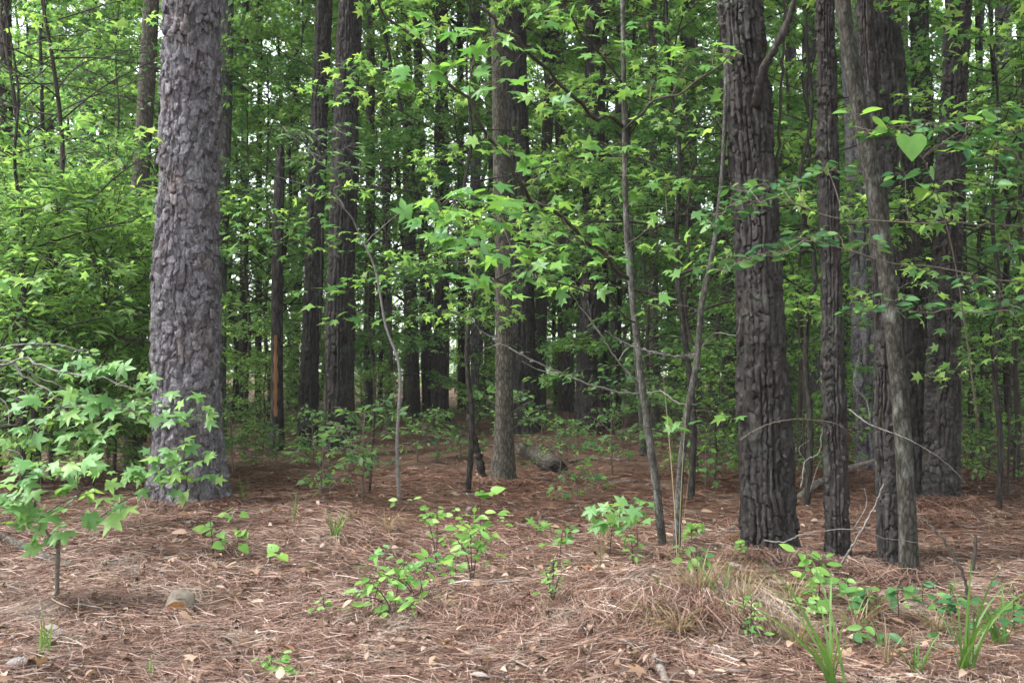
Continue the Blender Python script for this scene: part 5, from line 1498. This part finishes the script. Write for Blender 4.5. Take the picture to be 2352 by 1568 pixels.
STICKS = [
    ('long straight pale stick lying behind the thin pale sapling', [(925, 995), (980, 1002), (1040, 1012)], 0.03, 0.02, DEADWOOD),
    ('thin grey stick lying right of the rotting log', [(1308, 1062), (1350, 1056), (1440, 1058)], 0.02, 0.012, DEADWOOD),
    ('pale stick lying in the clearing below the thin grey one', [(1350, 1115), (1400, 1112), (1460, 1108)], 0.02, 0.018, TWIG_PALE),
    ('crooked forked stick in the straw behind the centre bushes', [(1238, 1210), (1245, 1185), (1280, 1168), (1325, 1152)], 0.014, 0.007, DEADWOOD),
    ('thin curved stick in the straw behind the tan stone', [(228, 1305), (265, 1296), (330, 1300), (380, 1298)], 0.008, 0.004, DEADWOOD),
    ('grey stick lying towards the camera left of the tan stone', [(312, 1305), (308, 1350), (295, 1395)], 0.008, 0.005, DEADWOOD),
    ('pale thin stick in the straw near the bottom edge', [(455, 1482), (510, 1490), (580, 1515)], 0.005, 0.003, TWIG_PALE),
    ('dark curved stick in the lower left corner', [(-10, 1440), (30, 1468), (80, 1478)], 0.006, 0.004, DEADWOOD),
    ('flat greyish bark strip in the straw in front of the centre bushes', [(1040, 1420), (1090, 1408), (1140, 1392)], 0.014, 0.007, TWIG_PALE),
    ('brown stick lying in the straw below the feathery weed', [(1310, 1395), (1360, 1415), (1420, 1440)], 0.006, 0.004, DEADWOOD),
    ('grey bark piece at the bottom edge right of centre', [(1505, 1520), (1530, 1575)], 0.018, 0.015, DEADWOOD),
    ('short stick lying by the feet of the thick furrowed pine', [(1570, 1248), (1620, 1240), (1690, 1215)], 0.02, 0.018, DEADWOOD),
    ('thin dark stick right of the grass-ringed hardwood', [(1270, 1150), (1320, 1110), (1360, 1060, 0.15)], 0.008, 0.004, TWIG_DARK),
    ('dark stick lying on the straw right of the cluster', [(2190, 1040), (2260, 1042), (2340, 1050)], 0.02, 0.012, TWIG_DARK),
    ('small upright dark stub in the straw in the lower right', [(2230, 1330, -0.01), (2240, 1320, 0.12), (2242, 1318, 0.2)], 0.012, 0.009, TWIG_DARK),
]
for lab, pts, r0, r1, mt in STICKS:
    log(lab, pts, r0, r1, mt, 'fallen_stick', 'stick', 8, 0.1, 0.2)

# tan stone with broken orange-brown face
b = hit(400, 1412); d = b[1]
k_ = d / F * 0.85
st = thing('stone', b, 'tan stone with a broken orange-brown face lying in the straw', 'stone')
STONE_TAN = mat_simple('tan stone', [(0.3, (0.12, 0.098, 0.075)), (0.7, (0.25, 0.21, 0.165))], 25, bdist=0.003)
STONE_ORANGE = mat_simple('broken orange stone face', [(0.3, (0.20, 0.085, 0.028)), (0.7, (0.34, 0.16, 0.06))], 30, bdist=0.003)
o_ = np.array([(-32, 0, -6), (30, 0, -6), (36, 14, 10), (20, 10, 30), (0, 0, 34), (-16, 0, 26), (-28, 0, 10)], float) * k_
back = np.array([(-38, 50, -6), (36, 60, -6), (40, 56, 42), (24, 52, 52), (2, 44, 60), (-18, 36, 55), (-32, 40, 30)], float) * k_
n_ = 7
mid = (o_ * 0.45 + back * 0.55) + rng.normal(size=o_.shape) * 3.5 * k_; mid[5] += np.array([6, 0, -9]) * k_; mid[2] += np.array([-2, 0, 9]) * k_
mb = MB(); mb.add(np.vstack([o_, mid, back]), None, [(r_ * n_ + i, r_ * n_ + (i + 1) % n_, r_ * n_ + n_ + (i + 1) % n_, r_ * n_ + n_ + i) for i in range(n_) for r_ in (0, 1)])
mb.add(back, [(0, i + 1, i) for i in range(1, n_ - 1)])
link('body', mb.mesh('body', STONE_TAN, smooth=False), st, b)
mb = MB(); mb.add(o_ + [0, -0.001, 0], [(0, i, i + 1) for i in range(1, n_ - 1)])
link('broken_face', mb.mesh('broken_face', STONE_ORANGE, smooth=False), st, b)

# pine cone
b = hit(44, 1545)
pc = thing('pine_cone', b, 'open grey-brown pine cone lying in the lower left corner', 'pine cone')
CONE = mat_simple('pine cone scales', [(0.3, (0.10, 0.085, 0.08)), (0.7, (0.24, 0.21, 0.20))], 60)
axd = np.array([0.95, 0.25, 0.05]); c0 = b + [-0.045, 0, 0.028]
mb = MB(); tube(mb, np.array([c0 + axd * t for t in np.linspace(0, 0.095, 8)]), [0.012, 0.02, 0.024, 0.024, 0.021, 0.017, 0.011, 0.004], 10)
link('core', mb.mesh('core', CONE, c0), pc, c0)
sc_me = tmesh('scale', (np.array([[-.5, 0, 0], [.5, 0, 0], [.6, .7, .1], [.25, 1, .28], [-.25, 1, .28], [-.6, .7, .1], [0, .6, -.15]]), [(0, 1, 6), (1, 2, 6), (2, 3, 6), (3, 4, 6), (4, 5, 6), (5, 0, 6)]), CONE)
for k in range(64):
    t = 0.004 + 0.088 * k / 64; a = k * 2.4
    s1 = np.cross(axd, [0, 0, 1]); s1 /= np.linalg.norm(s1); s2 = np.cross(s1, axd)
    rd = math.cos(a) * s1 + math.sin(a) * s2
    p = c0 + axd * t + rd * 0.012
    link('scale', sc_me, pc, p, rotm(rd + axd * 0.5, axd, 0.020 * math.sin(0.5 + 2.4 * k / 64)))

# fallen leaves, each one its own
def litter_mesh(seed):
    r = np.random.default_rng(seed)
    v, t = T_STAR[seed % 4] if seed % 5 == 0 else oval_leaf(r.uniform(0.34, 0.55), r.uniform(-0.2, 0.5), r.uniform(-0.35, 0.3), 5)
    v = np.array(v); v[:, 2] += 0.25 * r.random() * np.sin(v[:, 1] * 4 + r.random() * 6) * 0.4
    mb = MB(); mb.add(v, t); return mb.mesh('fallen_leaf', LITTER)


LIT = [litter_mesh(300 + i) for i in range(12)]
for k in range(300):
    y = 3.5 * (11.0 / 3.5) ** (rng.random() ** 1.2); x = (rng.random() * 2 - 1) * 0.52 * y
    z = float(ground_z(x, y)) + rng.uniform(0.035, 0.065)
    a = rng.random() * 6.28
    o = link('fallen_leaf', LIT[k % 12], None, (x, y, z), rotm((math.cos(a), math.sin(a), rng.normal() * 0.2), (rng.normal() * 0.35, rng.normal() * 0.35 - 0.1, 1), rng.uniform(0.04, 0.095)))
    tag(o, 'dry tan leaf on the straw ' + beside(x, y), 'fallen leaf', 'dry leaves scattered on the pine straw')
# faint haze in the damp air of the wood
hz = MB()
x0, x1, y0, y1, z0, z1 = -400, 400, -20, 215, -2.2, 42
hz.add([(x0, y0, z0), (x1, y0, z0), (x1, y1, z0), (x0, y1, z0), (x0, y0, z1), (x1, y0, z1), (x1, y1, z1), (x0, y1, z1)], None,
       [(0, 3, 2, 1), (4, 5, 6, 7), (0, 1, 5, 4), (1, 2, 6, 5), (2, 3, 7, 6), (3, 0, 4, 7)])
m, nt, out = new_mat('hazy air')
pv = N(nt, 'ShaderNodeVolumePrincipled')
pv.inputs['Density'].default_value = 0.0006
pv.inputs['Color'].default_value = (0.92, 0.95, 0.96, 1)
nt.links.new(pv.outputs[0], out.inputs['Volume'])
hb = link('haze', hz.mesh('haze', m, smooth=False))
hb['kind'] = 'stuff'
tag(hb, 'faint pale haze between the far trees', 'haze')
print('all done', len(bpy.data.objects))
